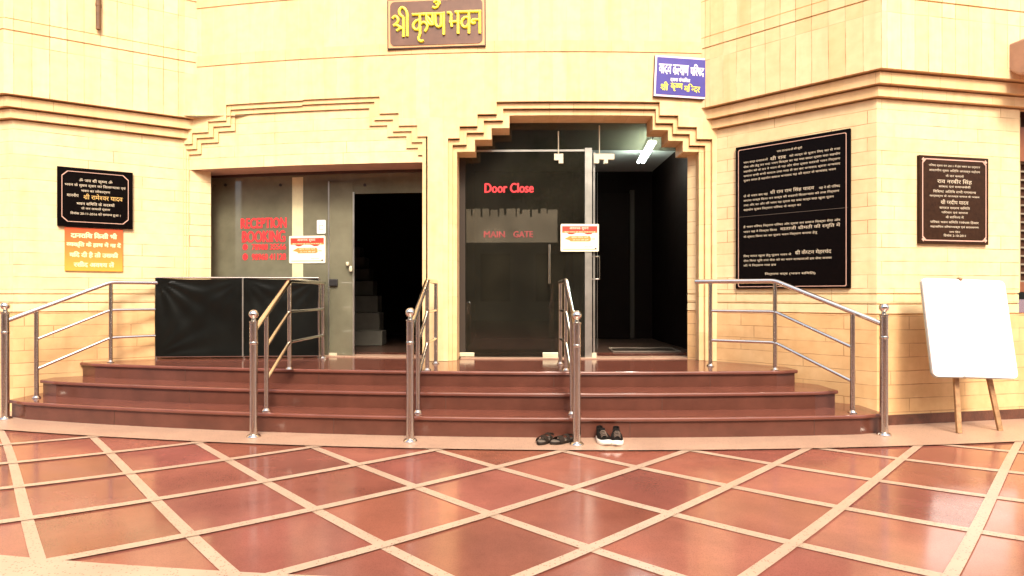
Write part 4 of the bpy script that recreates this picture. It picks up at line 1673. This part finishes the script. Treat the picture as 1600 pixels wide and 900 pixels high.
# ------------------------------------------------------------------ black screen
PA, PB = V((-4.045, 6.915, 0)), V((-2.235, 7.035, 0))
dv = (PB - PA)
ln = dv.length
dn = dv.normalized()
nn = V((dn.y, -dn.x, 0))
ts = thing('privacy_screen', 'black sheet stretched on a low steel frame in front of the reception glass', 'screen', PA + V((0, 0, Z3)))
zb0, zt0 = Z3 + .03, Z3 + .925
mb = MB()
mb.tube([PA + V((0, 0, zt0)), PB + V((0, 0, zt0))], .011, n=10)
mb.tube([PA + V((0, 0, zb0)), PB + V((0, 0, zb0))], .014, n=10)
for k in (0.0, .535, 1.0):
    p = PA + dv * k
    mb.tube([p + V((0, 0, Z3)), p + V((0, 0, zt0))], .016, n=10)
mb.build('frame', M['steel'], ts)
mb = MB()
NX, NZ = 70, 36
vs_ = []
for j in range(NZ + 1):
    for i in range(NX + 1):
        x, z = i / NX, j / NZ
        # creases radiate from the fixed corners
        wv = 0
        for cx, cz, am in ((0, 1, 1.0), (0, 0, .7), (1, 1, .7), (.53, 1, .4)):
            dx, dz = (x - cx) * 1.9, z - cz
            rr_ = math.hypot(dx, dz)
            an = math.atan2(dz, dx)
            wv += am * .014 * math.sin(an * 16 + cx * 3 + 2 * rr_) * math.exp(-rr_ * 2.1) * min(1, rr_ * 6)
        wv += .006 * math.sin(x * 9 + z * 4) * math.sin(z * 3.1)
        p = PA + dv * x + nn * (.02 + wv) + V((0, 0, zb0 + (zt0 - zb0 - .004 - .016 * math.sin(PI * ((x / .535) if x < .535 else (x - .535) / .465))) * z))
        vs_.append(p)
fs = [(j * (NX + 1) + i, j * (NX + 1) + i + 1, (j + 1) * (NX + 1) + i + 1, (j + 1) * (NX + 1) + i) for j in range(NZ) for i in range(NX)]
mb.add(vs_, fs, smooth=True)
mb.build('sheet', M['black_sheet'], ts)
mb = MB()
p = PA + dv * .535 + nn * .034
mb.tube([p + V((0, 0, zb0)), p + V((0, 0, zt0))], .009, n=8)
mb.build('batten', M['alu'], ts)

# ------------------------------------------------------------------ whiteboard easel
c0 = at_depth(1515.5, 512, 5.36)
eas = thing('whiteboard_easel', 'blank white board on a small wooden easel against the right wall', 'easel', V((c0.x, c0.y, 0.006)))
rx = V((1, .08, 0)).normalized()
up = V((0, .20, 1)).normalized()
up = (up - rx * up.dot(rx)).normalized()
ro = R(3.6)
ex = rx * math.cos(ro) - up * math.sin(ro)
ey = up * math.cos(ro) + rx * math.sin(ro) * -1
ey = (up * math.cos(ro) - rx * math.sin(ro))
ex, ey = rx * math.cos(ro) - up * math.sin(ro) * .55, up * math.cos(ro) - rx * math.sin(ro) * 1.25
ex.normalize()
ey = (ey - ex * ey.dot(ex)).normalized()
nz_ = ex.cross(ey)
if nz_.y > 0:
    nz_ = -nz_
bw, bh = .785, .875
mb = MB()
mb.prism(rrect(bw, bh, .045, 6), lambda x, y: c0 + ex * x + ey * y, nz_ * -.022)
mb.build('board', M['board'], eas, bevel=.004)
mb = MB()
mb.prism(rrect(bw + .012, bh + .012, .05, 6), lambda x, y: c0 + ex * x + ey * y - nz_ * .0222, nz_ * -.008)
mb.build('board_rim', M['alu'], eas)
mb = MB()
q = c0 + ey * (bh / 2 + .002) - nz_ * .01 + ex * -.03
mb.lathe([(.0, -.028), (.012, -.02), (.024, .0), (.020, .012), (.0, .016)], q, 12)
mb.build('knob', M['wood'], eas)
def leg(a, b, r_=.021):
    mb = MB()
    a, b = Vector(a), Vector(b)
    d = (b - a).normalized()
    s1 = d.cross(V((0, 1, 0))).normalized()
    s2 = s1.cross(d).normalized()
    mb.obox(a - s1 * r_ - s2 * r_ * .6, s1 * 2 * r_, s2 * 1.2 * r_, b - a)
    mb.build('leg', M['wood'], eas, bevel=.003)
f1, f2 = on_level(1498.5, 677, .006), on_level(1563, 673, .006)
t1 = c0 - nz_ * .045 + ey * .35 + ex * -.10
t2 = c0 - nz_ * .045 + ey * .35 + ex * .09
leg(t1 + V((0, 0, 0)), f1)
leg(t2 + V((0, 0, 0)), f2)
fb_ = V((f1.x + .075, f1.y + .12, .006))
leg(c0 - nz_ * .075 + ey * .30 + ex * -.02, fb_, .014)
fb_ = V((f2.x + .065, f2.y + .10, .006))
leg(c0 - nz_ * .075 + ey * .30 + ex * .10, fb_, .010)
tl = MB()
tl.obox(c0 - ey * (bh / 2 - .0) - ex * .12 - nz_ * .004, ex * .22, ey * .018, -nz_ * -.03)
tl.build('pen_ledge', M['white'], eas, bevel=.003)

# ------------------------------------------------------------------ shoes
def foot_outline(L_, W_, n=40, side=1):
    """sole outline, toe towards -y"""
    pts = []
    for k in range(n):
        a = 2 * PI * k / n
        y = -math.cos(a) * L_ / 2
        t_ = (y + L_ / 2) / L_                # 0 at the toe, 1 at the heel
        wid = W_ / 2 * (0.62 + .38 * math.cos((t_ - .30) * 3.4) if t_ < .75 else .70)
        wid *= min(1, math.sqrt(max(0, 1 - (2 * t_ - 1) ** 6)) + .0)
        x = wid * (1 if math.sin(a) > 0 else -1) * min(1, abs(math.sin(a)) ** .45) + side * .012 * (1 - t_) ** 2
        pts.append((x, y))
    return pts
def loft(mb, rings, cap0=True, cap1=True):
    n = len(rings[0])
    vs_ = [p for r_ in rings for p in r_]
    fs = []
    for i in range(len(rings) - 1):
        for j in range(n):
            fs.append((i * n + j, i * n + (j + 1) % n, (i + 1) * n + (j + 1) % n, (i + 1) * n + j))
    if cap0:
        fs.append(tuple(range(n))[::-1])
    if cap1:
        fs.append(tuple((len(rings) - 1) * n + j for j in range(n)))
    mb.add(vs_, fs, smooth=True)
def placed(loc, rot):
    c, s_ = math.cos(rot), math.sin(rot)
    return lambda x, y, z: V((loc.x + x * c - y * s_, loc.y + x * s_ + y * c, loc.z + z))
def sneaker(loc, rot, label, side):
    L_, W_ = .262, .112
    T = placed(loc, rot)
    t = thing('sneaker', label, 'shoe', loc, 'pair of black sneakers by the steps')
    o = foot_outline(L_, W_, side=side)
    lift = lambda y: .012 * max(0, (-y - L_ * .28) / (L_ * .22)) ** 2
    sole = MB()
    rings = []
    for z, k in ((0, .93), (.004, .98), (.018, 1.03), (.034, 1.01), (.040, .96)):
        rings.append([T(x * k, y * k, z + lift(y)) for x, y in o])
    loft(sole, rings)
    sole.build('sole', M['sole'], t)
    upm = MB()
    # upper: stacked rings shrinking towards the ankle opening
    rings = []
    top = lambda y:   .052 + .040 * max(0, min(1, (y / L_ + .32) / .62)) ** 1.2
    for k in range(9):
        f = k / 8
        ring = []
        for x, y in o:
            sh = 1 - .62 * f ** 2.2
            yc = .055
            yy = y * .965 * (1 - .52 * f ** 2.0) + yc * (f ** 2.0)
            zz = .036 + (top(yy) - .030) * math.sin(f * PI / 2)
            ring.append(T(x * .965 * sh, yy, zz + lift(y) * (1 - f)))
        rings.append(ring)
    # sink the opening
    last = rings[-1]
    c_ = sum(last, V((0, 0, 0))) / len(last)
    rings.append([c_ + (p - c_) * .8 + V((0, 0, -.004)) for p in last])
    rings.append([c_ + (p - c_) * .7 + V((0, 0, -.035)) for p in last])
    loft(upm, rings, cap0=False)
    upm.build('upper', M['shoe'], t)
    tg = MB()
    cx_, cy_ = .0, .0
    rings = []
    for (y, z, w_) in ((-.045, .072, .017), (-.02, .084, .019), (.000, .098, .021), (.012, .112, .022)):
        rings.append([T(-w_, y - .004, z), T(w_, y - .004, z), T(w_, y + .006, z + .004), T(-w_, y + .006, z + .004)])
    loft(tg, rings)
    tg.build('tongue', M['shoe'], t)
    hl = MB()
    rings = []
    for z, k in ((.072, 1.0), (.095, .95), (.116, .80)):
        rings.append([T(.030 * k * math.sin(a), .082 + .030 * math.cos(a) * k + (z - .07) * .25, z) for a in [R(-85 + 170 * q / 8) for q in range(9)]] +
                     [T(.024 * k * math.sin(a), .082 + .024 * math.cos(a) * k + (z - .07) * .25, z) for a in [R(85 - 170 * q / 8) for q in range(9)]])
    loft(hl, rings)
    hl.build('heel_tab', M['shoe'], t)
    lc = MB()
    for k, y in enumerate((-.062, -.046, -.030, -.014)):
        z = .068 + .0085 * k
        lc.tube([T(-.026, y + .004, z - .010), T(-.012, y, z + .006), T(.012, y, z + .006), T(.026, y + .004, z - .010)], .0032, n=6)
    lc.build('laces', M['shoe_grey'], t)
    return t
a_ = on_level(946, 698, .006)
b2 = on_level(969, 699, .006)
sneaker(V((a_.x - .002, a_.y + .14, .006)), R(7), 'black sneaker with white sole, the one nearer the railing post', 1)
sneaker(V((b2.x - .002, b2.y + .14, .006)), R(-6), 'black sneaker with white sole, the one farther right from the post', -1)
def sandal(loc, rot, label, side):
    L_, W_ = .255, .098
    T = placed(loc, rot)
    t = thing('sandal', label, 'sandal', loc, 'pair of dark sandals by the steps')
    o = foot_outline(L_, W_, side=side)
    s_ = MB()
    rings = []
    for z, k in ((0, .95), (.004, 1.0), (.020, 1.0), (.024, .97)):
        rings.append([T(x * k, y * k, z) for x, y in o])
    loft(s_, rings)
    s_.build('sole', M['sandal'], t)
    pd = MB()
    loft(pd, [[T(x * .88, y * .9, .0241) for x, y in o], [T(x * .84, y * .88, .028) for x, y in o]])
    pd.build('insole', M['sandal_pad'], t)
    for yb, wd, hh in ((-.045, .050, .058), (.030, .026, .062)):
        st = MB()
        rings = []
        for q in range(13):
            a = R(180 - 180 * q / 12)
            x, z = math.cos(a) * .050, .014 + math.sin(a) * (hh - .014)
            xi, zi = math.cos(a) * .046, .014 + math.sin(a) * (hh - .018)
            sl_ = math.sin(a) * .008
            rings.append([T(x, yb - wd / 2 + sl_, z), T(x, yb + wd / 2 + sl_, z + .004), T(xi, yb + wd / 2 + sl_, zi + .004), T(xi, yb - wd / 2 + sl_, zi)])
        loft(st, rings)
        st.build('strap', M['sandal'], t)
    bk_ = MB()
    rings = []
    for q in range(9):
        a = R(-80 + 160 * q / 8)
        x, y = math.sin(a) * .040, .070 + math.cos(a) * .045
        rings.append([T(x, y, .040), T(x, y, .056), T(x * .92, y - .003, .056), T(x * .92, y - .003, .040)])
    loft(bk_, rings)
    bk_.build('heel_strap', M['sandal'], t)
a_ = on_level(853, 694, .006)
b2 = on_level(880, 695, .006)
sandal(V((a_.x - .005, a_.y + .07, .006)), R(-32), 'dark strapped sandal lying leftmost of the footwear on the floor', 1)
sandal(V((b2.x, b2.y + .07, .006)), R(-52), 'dark strapped sandal touching the foot of the railing post', -1)

# ------------------------------------------------------------------ drain spout on the upper left wall
u_ = W_LEFT.u(155)
pp = W_LEFT.at(u_, 0, .165)
mb = MB()
zt_ = px_z(46, pp.y)
mb.tube([(pp.x, pp.y, zt_), (pp.x, pp.y, 6.3)], .024, n=12)
t = thing('drain_pipe', 'thin brown drain pipe ending on the upper left wall', 'pipe', (pp.x, pp.y, zt_))
mb.build('pipe', M['pipe'], t)
mb = MB()
for z in (zt_ + .25, zt_ + 1.2):
    mb.tube([(pp.x, pp.y, z), (pp.x, pp.y, z + .03)], .028, n=12)
    mb.obox((pp.x - .006, pp.y, z), (.012, 0, 0), (0, .06, 0), (0, 0, .03))
mb.build('bracket', M['pipe'], t)

# ------------------------------------------------------------------ the far side of the court, seen only in reflections
fw = thing('reflection_building', 'dark-windowed building added unseen behind the viewer to darken reflections in the glass', 'building', (0, -13, 0))  # building added out of view so glass and steel mirror something dark
mb = MB()
mb.box((-26, -15, 0), (22, -14, 9.6))
mb.build('wall', M['far_wall'], fw)
for k in range(9):
    w_ = MB()
    w_.box((-19.5 + 4 * k, -14.02, .9), (-17.4 + 4 * k, -13.98, 3.1))
    w_.build('window', M['far_glass'], fw)
def tree(x, y, h, label):
    t = thing('tree', label, 'tree', (x, y, 0), 'trees across the court')
    mb = MB()
    mb.tube([(x, y, 0), (x + .1, y, h * .3), (x - .05, y + .1, h * .6), (x, y, h * .85)], .2, n=10, radii=[.24, .19, .13, .05])
    for k in range(6):
        a = k * 1.05
        mb.tube([(x, y, h * .45), (x + math.cos(a) * h * .14, y + math.sin(a) * h * .14, h * .62), (x + math.cos(a) * h * .24, y + math.sin(a) * h * .24, h * .74)], .06, n=6, radii=[.09, .06, .03])
    mb.build('trunk', M['bark'], t)
    mb = MB()
    rr = random.Random(int(x * 10))
    cl = [(rr.gauss(0, .16), rr.gauss(0, .16), rr.uniform(.5, .95), rr.uniform(.08, .15)) for _ in range(26)]
    for (cx, cy, cz, r_) in cl:
        for _ in range(110):
            d = V((rr.gauss(0, 1), rr.gauss(0, 1), rr.gauss(0, 1))).normalized() * r_ * h * rr.uniform(.5, 1)
            p = V((x + cx * h, y + cy * h, cz * h)) + d
            a = V((rr.gauss(0, 1), rr.gauss(0, 1), rr.gauss(0, 1))).normalized() * .13
            b = a.orthogonal().normalized() * .07
            mb.quad(p - a, p - b, p + a, p + b)
    mb.build('crown', M['leaf'], t)
tree(1.5, -10.5, 7.5, 'leafy tree across the court, the nearer the middle of the front')
tree(-8.5, -11, 8.5, 'taller leafy tree across the court towards the left')
tree(8.0, -10.8, 7.0, 'leafy tree across the court towards the right')
